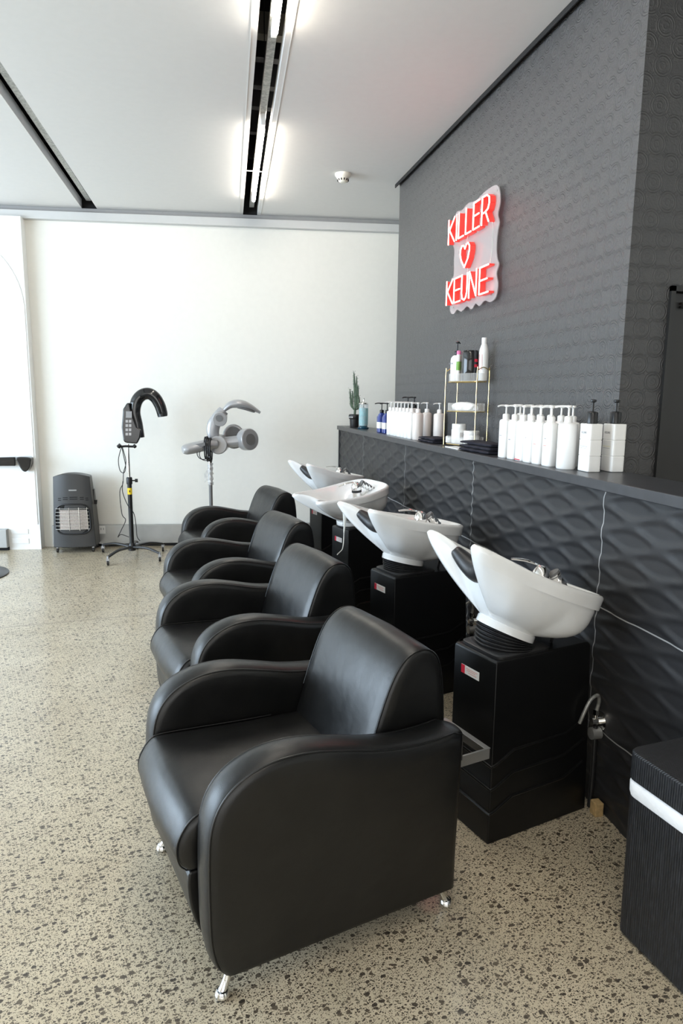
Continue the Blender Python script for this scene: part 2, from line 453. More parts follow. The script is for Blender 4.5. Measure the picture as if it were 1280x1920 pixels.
for k, y in enumerate((-2.6, -1.2, .2, 1.6, 2.9, 4.75, 5.15, 5.5, 6.0, 6.6)): bm_.box(-6, 3.1, y, y+.07, 3.62, 3.80)
struct(bm_.build('ceiling_purlins', mat('purlin_dark', (.035, .036, .04), .7), smooth=False))
struct(MB().box(-6, 3.1, 4.42, 4.50, 3.60, 3.72).build('ceiling_beam', mat('beam_tan', (.30, .28, .23), .7), smooth=False))
# slim white edge beads on the slot
eb = MB()
for fn, sg in ((mainL, -1), (mainR, 1)):
    for off in (.030,):
        a, b_ = -4.0, 6.85
        eb.obox(((fn(a)+fn(b_))/2+sg*off, (a+b_)/2, ZC-.002), (.0012, 0, 0), ((fn(b_)-fn(a))/2, (b_-a)/2, 0), (0, 0, .001))
struct(eb.build('trim_4', M_ceil, smooth=False))

# light battens in the slots
def batten(fnL, fnR, ya, yb, tubes, label):
    mid = lambda y: (fnL(y)+fnR(y))/2+.012
    t = thing('light_batten', label, 'ceiling light', (mid(ya), ya, 3.235))
    def loc(x, y, z): return (x-mid(ya), y-ya, z-3.235)
    d = Vector((mid(yb)-mid(ya), yb-ya, 0)); n = Vector((d.y, -d.x, 0)).normalized()
    c = Vector(loc((mid(ya)+mid(yb))/2, (ya+yb)/2, 3.262))
    MB().obox(c, n*.021, d/2, (0, 0, .018)).build('channel', M_galv, t, smooth=False)
    for y in (ya+.3, (ya+yb)/2, yb-.3):
        MB().cyl(loc(mid(y), y, 3.28), loc(mid(y), y, 3.9), .003, 6).build('hanger', M_bplast, t)
    for y0, y1 in tubes:
        for yy in (y0, y1):
            s = -1 if yy == y0 else 1
            MB().obox(loc(mid(yy+s*.03), yy+s*.03, 3.212), n*.014, Vector((0, .03, 0)), (0, 0, .034)).build('lamp_holder', M_white, t, bevel=.003)
        MB().tube([loc(mid(y0), y0, 3.176), loc(mid(y1), y1, 3.176)], .0145, 14).build('fluorescent_tube', M_tubelamp, t, label='lit white fluorescent tube')
    return t
batten(mainL, mainR, 2.0, 6.80, ((2.05, 3.50), (4.68, 6.30)), 'galvanised batten with lit tubes in the ceiling slot beside the neon wall')
batten(mainL, mainR, -4.0, 1.9, ((-3.6, -2.2), (-1.4, 0.0), (.4, 1.8)), 'added unseen lit batten in the ceiling slot overhead, behind the camera')  # out-of-view batten, its three tubes added to brighten the room
batten(lambda y: leftL(y)+.02, lambda y: leftR(y)-.02, 1.0, 6.95, (), 'unlit galvanised batten in the left ceiling slot')
MB().obox((mainL(5.62)+.07, 5.62, 3.205), (.075, 0, 0), (0, .004, 0), (0, 0, .003)).build('slot_strap', M_silver)
tag(bpy.data.objects['slot_strap'], 'thin metal strap crossing the ceiling slot beneath the lit tube', 'strap')

# low tiled wall with wave relief, and the ledge on top
def smooth01(x): x = max(0, min(1, x)); return x*x*(3-2*x)
def relief(y, z):
    y0 = y-2.639; z0 = z-1.029
    a_, b_ = y0/.315, z0/.112
    U = a_+b_+.5; V = a_-b_+.5
    U, V = U+.035*math.sin(2*math.pi*V), V+.035*math.sin(2*math.pi*U)
    fu, fv = U-math.floor(U), V-math.floor(V)
    a = math.sin(math.pi*fu)*math.sin(math.pi*fv)
    return .0060*smooth01(a/.62)
tm = MB(); YA, YB, ZA, ZB = .45, 6.72, 0.0, 1.18
NY, NZ = 900, 170
vs = []
for j in range(NZ+1):
    z = ZA+(ZB-ZA)*j/NZ
    for i in range(NY+1):
        y = YA+(YB-YA)*i/NY
        k = min(min(abs(y-t) for t in TILE_Y), abs(z-.753), abs(z-.303))
        h = relief(y, z)
        vs.append((1.432+h, y, z))      # dishes recede from the face
fs = [(j*(NY+1)+i, j*(NY+1)+i+1, (j+1)*(NY+1)+i+1, (j+1)*(NY+1)+i) for j in range(NZ) for i in range(NY)]
tm.add(vs, fs); tw = tm.build('wall_tiled', M_tile, angle=180)
struct(tw)
struct(MB().box(1.455, 1.66, YA, 6.72, 0, 1.18).build('wall_tiled_core', M_ledge, smooth=False))
struct(MB().box(1.425, 1.665, 6.715, 6.735, 0, 1.18).build('trim_6', M_ledge, smooth=False))
struct(MB().prism([(1.41, YA), (1.67, YA), (1.67, 6.22), (1.60, 6.74), (1.41, 6.74)], 1.182, 1.22, 'xy').build('ledge_top', M_ledge, bevel=.003))

# skirting on the end wall, white pier on the left with arched panel
struct(slab_bw(MB(), -1.38, 1.4, -.045, 0, .03, .22).build('baseboard_back', M_alu, bevel=.004))
struct(slab_bw(MB(), -1.38, 1.4, -.02, 0, .0, .03).build('baseboard_back_gap', M_hole, smooth=False))
PO = -.115
struct(slab_bw(MB(), -6.0, -1.47, PO, 0, 0, 3.09).build('wall_pier', M_white, smooth=False))
struct(slab_bw(MB(), -5.9, -1.765, PO-.06, PO, .03, .21).build('baseboard_left', M_alu, bevel=.004))
struct(slab_bw(MB(), -5.9, -1.765, PO-.03, PO, .0, .03).build('baseboard_left_gap', M_hole, smooth=False))
# arched bead moulding
def pw(x, z, off): q = bw(x, off); return (q[0], q[1], z)
arch = [pw(-1.490, .25, PO-.002), pw(-1.487, 1.2, PO-.002), pw(-1.485, 2.25, PO-.002)]
for k in range(0, 19):
    a = math.pi*k/18; arch.append(pw(-2.165+.68*math.cos(a), 2.27+.70*math.sin(a), PO-.002))
arch += [pw(-2.845, 1.2, PO-.002), pw(-2.845, .25, PO-.002)]
struct(MB().tube(arch, .0055, 8, smooth=2).build('trim_7', M_white))
for z in (.06, .155):
    struct(slab_bw(MB(), -1.74, -1.58, PO-.006, PO, z, z+.05).build('trim_8' if z < .1 else 'trim_9', M_white, bevel=.003))

# ------------------------------------------------------------------ salon chairs
def make_chair(loc, rz, label):
    t = thing('salon_chair', label, 'chair', loc, rz, 'black salon chairs in the row')
    O = (-.34, -.352)
    W = .704; AT = .112
    prof = [(.002, .075), (-.022, .11), (-.036, .18), (-.039, .28), (-.038, .40), (-.030, .485), (-.006, .545), (.035, .588), (.09, .615), (.155, .628),
            (.24, .626), (.34, .606), (.44, .582), (.54, .568), (.62, .566), (.69, .572), (.722, .560), (.722, .48), (.714, .2), (.712, .075)]
    pp = cat2(prof[:16], 4, False)+prof[16:]
    pp = [(a+O[0], b) for a, b in pp]
    for s, (v0, v1) in enumerate(((0, AT), (W-AT, W))):
        vo = v0 if s == 0 else v1; sg = 1 if s == 0 else -1
        # puffed panel: loft of shrinking outlines across the thickness
        cx, cz = .34+O[0], .32
        rs = []
        for fy, k in ((0, .80), (0, .93), (.004, .965), (.014, .988), (.03, 1.0), (AT/2, 1.006), (AT-.03, 1.0), (AT-.014, .988), (AT-.004, .965), (AT, .93), (AT, .80)):
            ring = []
            for a, b in pp:
                da, db = a-cx, b-cz
                # shrink by a distance rather than by a factor
                L = math.hypot(da, db); q = (1-k)*.42
                ring.append((a-da/L*q, vo+sg*fy+O[1], b-db/L*q*(1 if b > .1 else .25)))
            rs.append(ring)
        arm = MB().rings(rs).build('armrest', M_leather, t, angle=60)
        for fy in (.010, AT-.010):
            line = []
            for a, b in pp[:-2]:
                da, db = a-cx, b-cz; L = math.hypot(da, db); q = .0085
                line.append((a-da/L*q, vo+sg*fy+O[1], b-db/L*q))
            MB().tube(line, .0028, 6).build('piping', M_leather, arm)
    # seat cushion
    seat = [(-.015, .462), (-.045, .452), (-.068, .425), (-.083, .39), (-.082, .35), (-.066, .322), (-.03, .315), (.20, .315), (.50, .315), (.53, .35), (.53, .43), (.45, .44), (.25, .448), (.08, .458)]
    sp = [(a+O[0], b) for a, b in cat2(seat, 4)]
    scx, scz = .2+O[0], .385
    rs = []
    for fy, q in ((0, .05), (0, .022), (.006, .010), (.02, .002), (.05, -.001), (.12, -.006), (.24, -.012), (.36, -.006), (.43, -.001), (.46, .002), (.474, .010), (.48, .022), (.48, .05)):
        ring = []
        for a, b in sp:
            da, db = a-scx, b-scz; L = math.hypot(da*.3, db)
            ring.append((a-da*.3/L*q*(1.0 if a < O[0]+.05 else .2), AT+fy+O[1], b-db/L*q*(1 if db > 0 else .3)))
        rs.append(ring)
    st = MB().rings(rs).build('seat_cushion', M_leather, t, angle=70)
    for fy in (.010, .470):
        line = [(a, AT+fy+O[1], b) for a, b in [(p[0]+.004, p[1]-.001) for p in [(x[0], x[1]) for x in sp[-10:]+sp[:26]]]]
        MB().tube(line, .0022, 6).build('piping', M_leather, st)
    # front apron and base box
    ap = cat2([(-.052, .31), (-.056, .27), (-.050, .21), (-.034, .15), (-.02, .125), (.0, .12)], 4, False)
    ap = [(a+O[0], b) for a, b in ap]+[(.06+O[0], .12), (.06+O[0], .31)]
    MB().prism(ap, AT+.003+O[1], W-AT-.003+O[1]).build('front_apron', M_leather, t, bevel=.008)
    MB().box(.06+O[0], .70+O[0], AT+.002+O[1], W-AT-.002+O[1], .10, .312).build('base_frame', M_leather, t, bevel=.01)
    # backrest
    bk = [(.44, .40), (.478, .53), (.515, .64), (.548, .715), (.578, .757), (.612, .780), (.650, .786), (.684, .772), (.708, .735), (.722, .66), (.730, .55), (.728, .40), (.712, .2), (.705, .32)]
    bk = bk[:13]+[(.66, .2), (.56, .32)]
    bp = [(a+O[0], b) for a, b in cat2(bk[:13], 4, False)+bk[13:]]
    rs = []; bcx, bcz = .63+O[0], .55; BWd = .478
    for fy, q in ((0, .05), (0, .016), (.005, .007), (.014, .001), (.05, -.002), (BWd/2, -.008), (BWd-.05, -.002), (BWd-.014, .001), (BWd-.005, .007), (BWd, .016), (BWd, .05)):
        ring = []
        for a, b in bp:
            da, db = a-bcx, b-bcz; L = math.hypot(da, db); q2 = q if b > .35 else 0
            ring.append((a-da/L*q2, AT+.001+fy+O[1], b-db/L*q2))
        rs.append(ring)
    bo = MB().rings(rs).build('backrest', M_leather, t, angle=70)
    for fy in (.007, BWd-.007):
        line = []
        for a, b in bp[4:42]:
            da, db = a-bcx, b-bcz; L = math.hypot(da, db)
            line.append((a-da/L*.003, AT+.001+fy+O[1], b-db/L*.003))
        MB().tube(line, .0024, 6).build('piping', M_leather, bo)
    # chrome feet
    for fx, fy, dx, dy in ((.03, .045, -.028, -.012), (.03, W-.045, -.028, .012), (.67, .045, .028, -.012), (.67, W-.045, .028, .012)):
        x, y = fx+O[0], fy+O[1]
        lg = MB(); lg.tube([(x, y, .085), (x+dx*.25, y+dy*.3, .06), (x+dx*.6, y+dy*.6, .035), (x+dx, y+dy, .014)], lambda q: .013-.003*math.sin(q*3.1), 12, smooth=3)
        lg.lathe([(.008, .022), (.015, .020), (.020, .012), (.020, .006), (.015, 0)], (x+dx, y+dy, 0), 16)
        lg.build('leg', M_chrome, t)
    return t

CH_ANG = R(15.65)
def chair_at(ax, ay, ang, label):
    c, s = math.cos(ang), math.sin(ang)
    return make_chair((ax+.34*c-.352*s, ay+.34*s+.352*c, 0), ang, label)
chair_at(.044, 1.497, CH_ANG, 'nearest black leather tub chair, whole side panel visible')
chair_at(.022, 2.552, CH_ANG, 'second nearest black leather tub chair in the row')
chair_at(.012, 3.560, R(15.2), 'third black leather tub chair from the front, one before the farthest')
chair_at(.080, 4.825, R(13.5), 'farthest black leather tub chair, next to the wall dryers')

# ------------------------------------------------------------------ shampoo stations
def smooth01(x): x = max(0, min(1, x)); return x*x*(3-2*x)
COLC = Vector((.355, 0, -.22)); SS, SZ = .935, .86
HALF = [(.15, 0, -.082), (.138, .045, -.072), (.100, .088, -.040), (.048, .120, -.012), (.004, .146, .0), (-.008, .172, .001), (.022, .201, .001), (.11, .216, -.002), (.22, .226, -.006),
        (.34, .226, -.003), (.46, .214, .006), (.55, .190, .014), (.598, .150, .019), (.617, .085, .022), (.620, 0, .022)]
def rim_curve():
    full = HALF+[(a, -b, c) for a, b, c in reversed(HALF[1:-1])]
    return catmull(full, 5, True)
RIM = rim_curve()
def make_station(ox, oy, ang, bx, by, bz, yaw, pitch, roll, label, blabel_rows=True, sticker=True):
    """pedestal near-front corner at (ox,oy); basin collar centre at (bx,by,bz) in the world"""
    ca, sa = math.cos(ang), math.sin(ang)
    t = thing('shampoo_station', label, 'salon wash basin', (ox, oy, 0), ang, 'white basins on black pedestals')
    inv = Matrix.Rotation(-ang, 4, 'Z') @ Matrix.Translation((-ox, -oy, 0))
    H = .655; Wd = .222
    pd = MB()
    rs = []
    for z, l in ((0, .465), (.10, .462), (.30, .452), (H-.01, .432), (H, .428)):
        i = .004 if z == H else 0
        rs.append([(i, i, z), (l-i, i, z), (l-i, Wd-i, z), (i, Wd-i, z)])
    pd.rings(rs)
    ped = pd.build('pedestal', M_pedestal, t, bevel=.006, seg=3, angle=30)
    rg = MB()
    for dz in (0, -.083, -.172):
        pl = [(-.0005, Wd-.01, .292+dz), (-.0005, .012, .287+dz), (-.0003, -.0003, .286+dz), (.02, -.0006, .292+dz), (.095, -.0006, .329+dz), (.336, -.0006, .332+dz), (.43, -.0006, .372+dz)]
        rg.tube(pl, .0052, 8)
    rg.build('moulded_ridge', M_pedestal, ped)
    # top plate and bellows
    MB().sup([(0, .118, .105, 8), (.008, .118, .105, 8), (.011, .112, .10, 8)], (.135, .111, H), 40).build('top_plate', M_rubber, t)
    cw = inv @ Vector((bx, by, bz))
    Rm = Matrix.Rotation(yaw, 4, 'Z') @ Matrix.Rotation(pitch, 4, 'Y') @ Matrix.Rotation(roll, 4, 'X')
    up_ = (Matrix.Rotation(-ang, 4, 'Z') @ Rm).to_3x3() @ Vector((0, 0, 1))
    base = Vector((.135, .111, H+.008)); top = cw-up_*.028
    be = MB(); rs = []; K = 56
    for k in range(K+1):
        f = k/K; c = base.lerp(top, f); nrm = Vector((0, 0, 1)).lerp(up_, f).normalized()
        e1 = Vector((1, 0, 0)) - nrm*nrm.x; e1.normalize(); e2 = nrm.cross(e1)
        r = .103-.006*f+.0062*math.cos(f*2*math.pi*6)
        rs.append([c+e1*r*math.cos(2*math.pi*i/36)+e2*r*math.sin(2*math.pi*i/36) for i in range(36)])
    be.rings(rs).build('bellows', M_rubber, t, angle=180)
    # basin
    bs = MB(); rings = []
    n = len(RIM); rc = .101
    def rel(p): return Vector(((p.x-COLC.x)*(SS if p.x < COLC.x else SS*.865), p.y, (p.z-COLC.z)*SZ))
    info = []
    for p in RIM:
        q = rel(p); r = math.hypot(q.x, q.y); th = math.atan2(q.y, q.x)
        fr = smooth01((-math.cos(th)-.55)/.4)       # 1 towards the horns
        back = smooth01((math.cos(th)-.2)/.6)
        info.append((q, r, th, fr, back))
    BT = -.002    # collar level relative to COLC
    vlist = [0, .03, .08, .14, .20, 'L', .25, .32, .40, .48, .56, .64, .72, .80, .88, .95, 1.0]
    for v in vlist:
        ring = []
        for (q, r, th, fr, back) in info:
            lipamt = .011*smooth01((q.x+.16)/.2)
            vv = .2 if v == 'L' else v
            off = -.003*min(1, lipamt*90) if v == 'L' else (0 if vv > .2 else lipamt)
            pw_ = 1.22*fr+(1-fr)*(2.5+2.6*back)
            g = vv**pw_
            rr = r+(rc-r)*g+off
            zz = q.z+(BT-q.z)*(vv if vv < 1 else 1)
            # front saddle between horns keeps a little hollow
            ring.append((rr*math.cos(th), rr*math.sin(th), zz))
        rings.append(ring)
    rings.append([((rc+.004)*math.cos(i[2]), (rc+.004)*math.sin(i[2]), BT-.004) for i in info])
    rings.append([((rc+.004)*math.cos(i[2]), (rc+.004)*math.sin(i[2]), BT-.026) for i in info])
    rings.append([((rc-.012)*math.cos(i[2]), (rc-.012)*math.sin(i[2]), BT-.028) for i in info])
    rings.reverse()   # collar first, rim last
    def lipo(q): return .011*smooth01((q.x+.16)/.2)
    for dr_, dz_ in ((-.002, .005), (-.007, .009), (-.014, .0095), (-.021, .006), (-.026, -.002)):
        rings.append([((r+lipo(q)+dr_*(1+.5*fr))*math.cos(th), (r+lipo(q)+dr_*(1+.5*fr))*math.sin(th), q.z+dz_*(1+.5*fr)) for (q, r, th, fr, back) in info])
    for wv in (.06, .13, .22, .33, .46, .6, .75, .9, .985):
        ring = []
        for (q, r, th, fr, back) in info:
            r0 = r+lipo(q)-.026*(1+.5*fr); rr = r0*(1-wv)
            x = rr*math.cos(th); y = rr*math.sin(th)
            flo = .040+.042*math.exp(-((x+.03)/.12)**2)
            dz = flo*(1-(1-min(1, wv*1.25))**2.6)
            z = (q.z-.002)*(1-wv)+(.185)*wv - dz
            ring.append((x, y, z))
        rings.append(ring)
    bs.rings(rings)
    basin = bs.build('basin', M_ceramic, t, angle=50)
    basin.matrix_local = inv @ Matrix.Translation((bx, by, bz)) @ Rm
    C = COLC
    def L(s, y, tt): return ((s-C.x)*SS, y-C.y, (tt-C.z)*SZ)
    pad = MB(); nc = [L(.083, -.094, -.022), L(.112, -.078, -.040), L(.142, -.045, -.062), L(.155, 0, -.074), L(.142, .045, -.062), L(.112, .078, -.040), L(.083, .094, -.022)]
    pad.tube(nc, lambda q: .012+.024*math.sin(math.pi*q)**.6, 16, smooth=5)
    if pitch > 0: pad.build('neck_rest', M_pad, basin, label='black gel neck rest')
    # mixer tap and hand shower
    cb = Vector(L(.412, .0, -.074))
    tb = MB(); tb.tube([cb+Vector((0, 0, -.03)), cb+Vector((0, 0, .045))], .029, 20); tb.build('tap_body', M_chrome, basin)
    MB().tube([cb+Vector((0, 0, .044)), cb+Vector((0, 0, .060))], .0335, 24).build('tap_ring', M_bplast, basin)
    dm = MB(); dm.lathe([(.033, 0), (.0340, .012), (.0325, .027), (.0275, .041), (.018, .050), (.005, .054)], tuple(cb+Vector((0, 0, .060))), 24)
    dm.build('tap_dome', M_chrome, basin)
    lv = MB(); a = cb+Vector((-.010, .02, .110)); b2 = cb+Vector((-.105, .050, .092))
    lv.tube([a, a.lerp(b2, .5)+Vector((0, 0, .006)), b2], lambda q: .012+.005*math.sin(3.1*q), 12, smooth=4, flat=.35); lv.build('tap_lever', M_chrome, basin)
    hs = MB(); h0 = cb+Vector((.034, -.016, .098)); h1 = cb+Vector((.150, -.040, .022))
    hs.tube([h0.lerp(h1, k/18) for k in range(19)], lambda q: .0235-.009*q+.0018*math.cos(q*2*math.pi*6), 16)
    hs.build('shower_handset', M_chrome, basin)
    MB().tube([h0+Vector((-.006, .002, .005)), h0+Vector((.008, -.001, -.005))], .0235, 18).build('handset_head', M_silverdark, basin)
    # support strut behind the bellows
    MB().tube([(.30, .06, H+.004), (.34, .09, H+.055)], .006, 8).build('tilt_strut', M_rubber, t)
    # maker's sticker on the front face
    if sticker:
        s = MB().box(-.0022, -.0004, .082, .176, .560, .590).build('sticker', M_label, ped, label='white and red maker sticker', smooth=False)
        MB().box(-.0030, -.0022, .157, .176, .560, .590).build('sticker_block', M_red, ped, smooth=False)
        m4 = Matrix.Translation((-.0026, .118, .581)) @ Matrix.Rotation(R(-90), 4, 'Z') @ Matrix.Rotation(R(90), 4, 'X')
        mk = MB()
        for zz, y0, y1 in ((.582, .090, .150), (.576, .100, .146), (.569, .094, .138)): mk.box(-.0028, -.0021, y0, y1, zz-.0009, zz+.0009)
        mk.build('sticker_print', M_softred, ped, smooth=False)
    return t

make_station(.945, 1.950, R(16), 1.062, 2.125, .722, R(3.5), R(24), R(-3), 'nearest white basin on a black pedestal, tipped well back')
make_station(.920, 3.021, R(17), 1.018, 3.205, .717, R(12.5), R(13.4), R(-2), 'second nearest white basin on a black pedestal, tipped slightly')
make_station(.960, 4.198, R(17), 1.020, 4.360, .706, R(17.8), R(-7), R(1), 'third white basin, turned level so its bowl shows, before the farthest')
make_station(.985, 5.270, R(16), 1.066, 5.420, .715, R(16.8), R(14.5), 0, 'farthest white basin, behind the level one near the end wall')

# chrome brackets joining chair and pedestal
def bracket(ox, oy, ang, label):
    t = MB(); z = .38
    t.obox((-.063, .06, z), (.0035, 0, 0), (0, .115, 0), (0, 0, .018))
    t.obox((-.145, -.052, z), (.085, 0, 0), (0, .0035, 0), (0, 0, .018))
    t.obox((-.145, .172, z), (.085, 0, 0), (0, .0035, 0), (0, 0, .018))
    t.obox((-.0695, .06, z+.019), (.010, 0, 0), (0, .118, 0), (0, 0, .0015))
    o = t.build('footplate_bracket', M_alu, smooth=False, bevel=.001)
    o.location = (ox, oy, 0); o.rotation_euler = (0, 0, ang)
    return tag(o, label, 'bracket', 'metal brackets between chairs and pedestals')
for (ox, oy, a, l) in ((.945, 1.950, 16, 'metal bracket between the nearest chair and its pedestal'), (.920, 3.021, 17, 'metal bracket behind the second chair'), (.960, 4.198, 17, 'metal bracket behind the third chair')):
    bracket(ox, oy, R(a), l)

# water valves on the tiled wall
def valve(y, z, label, pipe=False):
    t = thing('water_valve', label, 'valve', (1.437, y, z), 0, 'chrome water valves on the tiled wall')
    MB().tube([(.004, 0, 0), (-.006, 0, 0)], .034, 28).build('flange', M_chrome, t)
    bd = MB(); bd.tube([(-.004, 0, 0), (-.042, 0, 0)], .0125, 16); bd.tube([(-.026, 0, -.004), (-.026, 0, .03)], .008, 12); bd.tube([(-.026, 0, .026), (-.026, 0, .046)], .011, 6)
    bd.build('valve_body', M_chrome, t)
    MB().tube([(-.044, -.004, -.045), (-.008, -.004, -.045)], .022, 16).build('valve_handle', M_alu, t)
    hs = MB(); hs.tube([(-.026, -.004, .045), (-.026, -.014, .085), (-.045, -.030, .115), (-.08, -.042, .105), (-.105, -.046, .06), (-.115, -.040, .02)], .0062, 12, smooth=6)
    hs.build('braided_hose', M_galv, t)
    MB().tube([(-.026, -.004, -.015), (-.024, -.006, -.20), (-.026, -.004, -.338)], .009, 10, smooth=5).build('waste_pipe', M_rubber, t)
    return t
valve(2.085, .342, 'chrome valve with braided hose on the tiled wall beside the nearest pedestal')
valve(3.235, .342, 'chrome valve with hose on the tiled wall under the nearest basin')
wb = MB().box(1.395, 1.428, 2.018, 2.055, 0, .052).build('wood_block', M_wood, bevel=.003)
pivot(wb, (1.41, 2.035, 0)); tag(wb, 'small pale wooden block on the floor at the tiled wall', 'block')

# white cord hanging from the second basin
cs = thing('hanging_cord', 'pale cord with a cone end hanging between the second and third basins', 'cord', (.62, 2.95, .80))
MB().tube([(.125, .40, .165), (.127, .40, .10), (.126, .40, .065), (.122, .395, .02)], lambda q: .0135-.0108*q, 12, smooth=4).build('cord_cone', M_cord, cs)
MB().tube([(.122, .395, .02), (.115, .37, -.02), (.09, .28, -.035), (.05, .15, -.02), (.015, .03, .0), (.005, 0, .003)], .0022, 8, smooth=6).build('cord_line', M_cord, cs)
cs.location = (.615, 2.93, .800)

# ------------------------------------------------------------------ neon sign
SX = 1.640
sg = thing('neon_sign', 'red neon sign reading KILLER, a heart and KEUNE on a clear plate', 'neon sign', (SX, 3.97, 2.05))
def sw(y, z, dx=0): return (dx, y-3.97, z-2.05)
plate = [(4.34, 2.60), (4.29, 2.655), (4.20, 2.645), (4.10, 2.66), (3.98, 2.645), (3.86, 2.66), (3.72, 2.655), (3.668, 2.62), (3.650, 2.55), (3.672, 2.495), (3.648, 2.445), (3.665, 2.40), (3.672, 2.32), (3.655, 2.26), (3.630, 2.225), (3.655, 2.18), (3.630, 2.12), (3.650, 2.055), (3.72, 2.038),
         (3.80, 2.055), (3.87, 2.035), (3.93, 2.055), (3.99, 2.030), (4.06, 2.055), (4.15, 2.035), (4.22, 2.055), (4.28, 2.035), (4.34, 2.055), (4.35, 2.12), (4.345, 2.24), (4.30, 2.28), (4.305, 2.36), (4.305, 2.43), (4.335, 2.48)]
pp = cat2(plate, 5)
MB().prism([(a-3.97, b-2.05) for a, b in pp], .012, .017, 'yz').build('clear_backplate', M_plate, sg, smooth=False)
strokes = {
 'K': ([[(4.315, 2.608), (4.315, 2.463)], [(4.215, 2.608), (4.300, 2.545), (4.212, 2.463)]],),
 'I': ([[(4.180, 2.610), (4.180, 2.463)]],),
 'L': ([[(4.145, 2.610), (4.145, 2.465), (4.065, 2.465)]], [[(4.033, 2.610), (4.033, 2.465), (3.952, 2.465)]]),
 'E': ([[(3.835, 2.610), (3.920, 2.610), (3.920, 2.465), (3.832, 2.465)], [(3.920, 2.538), (3.843, 2.538)]],),
 'R': ([[(3.800, 2.463), (3.800, 2.610), (3.740, 2.608), (3.708, 2.590), (3.703, 2.560), (3.718, 2.532), (3.755, 2.522), (3.800, 2.522)], [(3.750, 2.522), (3.705, 2.463)]],),
}
strokes2 = {
 'K': ([[(4.315, 2.236), (4.315, 2.092)], [(4.215, 2.236), (4.300, 2.172), (4.210, 2.090)]],),
 'E': ([[(4.085, 2.234), (4.185, 2.234), (4.185, 2.090), (4.082, 2.090)], [(4.185, 2.162), (4.095, 2.162)]], [[(3.680, 2.232), (3.795, 2.232), (3.795, 2.086), (3.672, 2.086)], [(3.795, 2.160), (3.692, 2.160)]]),
 'U': ([[(4.060, 2.236), (4.060, 2.130), (4.046, 2.098), (4.018, 2.086), (3.990, 2.098), (3.976, 2.130), (3.976, 2.236)]],),
 'N': ([[(3.945, 2.088), (3.945, 2.236), (3.840, 2.088), (3.840, 2.236)]],),
}
heart = [(4.032, 2.382), (4.052, 2.405), (4.080, 2.408), (4.102, 2.388), (4.103, 2.360), (4.085, 2.325), (4.032, 2.277), (3.980, 2.322), (3.962, 2.360), (3.963, 2.388), (3.985, 2.408), (4.012, 2.404)]
def neon(name, lines, label, closed=False):
    core = MB(); side = MB()
    for ln in lines:
        pts = [sw(y, z, -.026) for y, z in ln]
        if closed: core.tube(pts, .0043, 8, closed=True)
        else:
            for a_, b_ in zip(pts[:-1], pts[1:]): core.cyl(a_, b_, .0043, 10)
            for a_ in pts: core.sphere(a_, .0044, 10, 6)
        L = ln+[ln[0]] if closed else ln
        for (y0, z0), (y1, z1) in zip(L[:-1], L[1:]):
            d = Vector((y1-y0, z1-z0)); 
            if d.length < 1e-6: continue
            nrm = Vector((-d.y, d.x)).normalized()*.0052; mid = Vector(((y0+y1)/2-3.97, (z0+z1)/2-2.05))
            side.obox((-.007, mid.x, mid.y), (.0165, 0, 0), (0, d.x/2, d.y/2), (0, nrm.x, nrm.y))
    o = core.build(name, M_neon, sg, label=label)
    side.build('tube_channel', M_neonside, o, smooth=False)
for dct in (strokes, strokes2):
    for k, sets in dct.items():
        for lines in sets: neon('neon_letter', lines, 'glowing letter '+k)
neon('neon_heart', [heart], 'glowing heart outline', closed=True)
MB().tube([sw(4.045, 2.462, -.004), sw(4.06, 2.43, -.004), sw(4.04, 2.405, -.004)], .0018, 6, smooth=4).tube([sw(3.705, 2.46, -.004), sw(3.69, 2.42, -.004), sw(3.69, 2.30, -.004), sw(3.71, 2.24, -.004)], .0018, 6, smooth=5).tube([sw(4.03, 2.277, -.004), sw(4.03, 2.235, -.004)], .0018, 6).build('sign_wire', M_cord, sg)
for y, z in ((4.28, 2.63), (3.69, 2.62), (4.28, 2.075), (3.70, 2.075)):
    MB().tube([sw(y, z, .04), sw(y, z, .006)], .005, 10).build('standoff', M_chrome, sg)

# ------------------------------------------------------------------ smoke detector
sd = thing('smoke_detector', 'round white smoke detector on the ceiling', 'smoke detector', (1.181, 5.5, 3.2))
MB().lathe([(.062, 0), (.062, -.012), (.056, -.022), (.050, -.026), (.046, -.034)], n=32).build('base', M_cream, sd)
MB().lathe([(.046, -.034), (.040, -.050), (.026, -.062), (.020, -.064)], n=32).build('sensor_cap', M_cream, sd)
vt = MB()
for k in range(12):
    a = 2*math.pi*k/12; c, s = math.cos(a), math.sin(a)
    vt.obox((.0415*c, .0415*s, -.046), (.004*c, .004*s, 0), (-.004*s, .004*c, 0), (0, 0, .007))
vt.build('vents', M_hole, sd, smooth=False)

# ------------------------------------------------------------------ bottles on the ledge
LZ = 1.2205
def pump(t, z, mt, r=.0125, spout=.045, ang=180, h=.055, big=False):
    cr = .0165 if not big else .0210
    MB().lathe([(cr*.92, 0), (cr, .002), (cr, .020 if not big else .042), (cr*.9, .024 if not big else .045), (cr*.45, .027 if not big else .048)], (0, 0, z), 20).build('collar', mt, t)
    b0 = z+(.024 if not big else .046)
    p = MB(); p.cyl((0, 0, b0), (0, 0, z+h), .0042, 10)
    a = R(ang); c, s = math.cos(a), math.sin(a)
    p.lathe([(.007, -.004), (.0125, 0), (.0125, .005), (.008, .0075)], (0, 0, z+h), 14)
    p.tube([(0, 0, z+h+.002), (c*spout*.6, s*spout*.6, z+h+.003), (c*spout, s*spout, z+h-.002)], lambda q: .0048-.0012*q, 8, smooth=3)
    p.build('pump_head', mt, t)

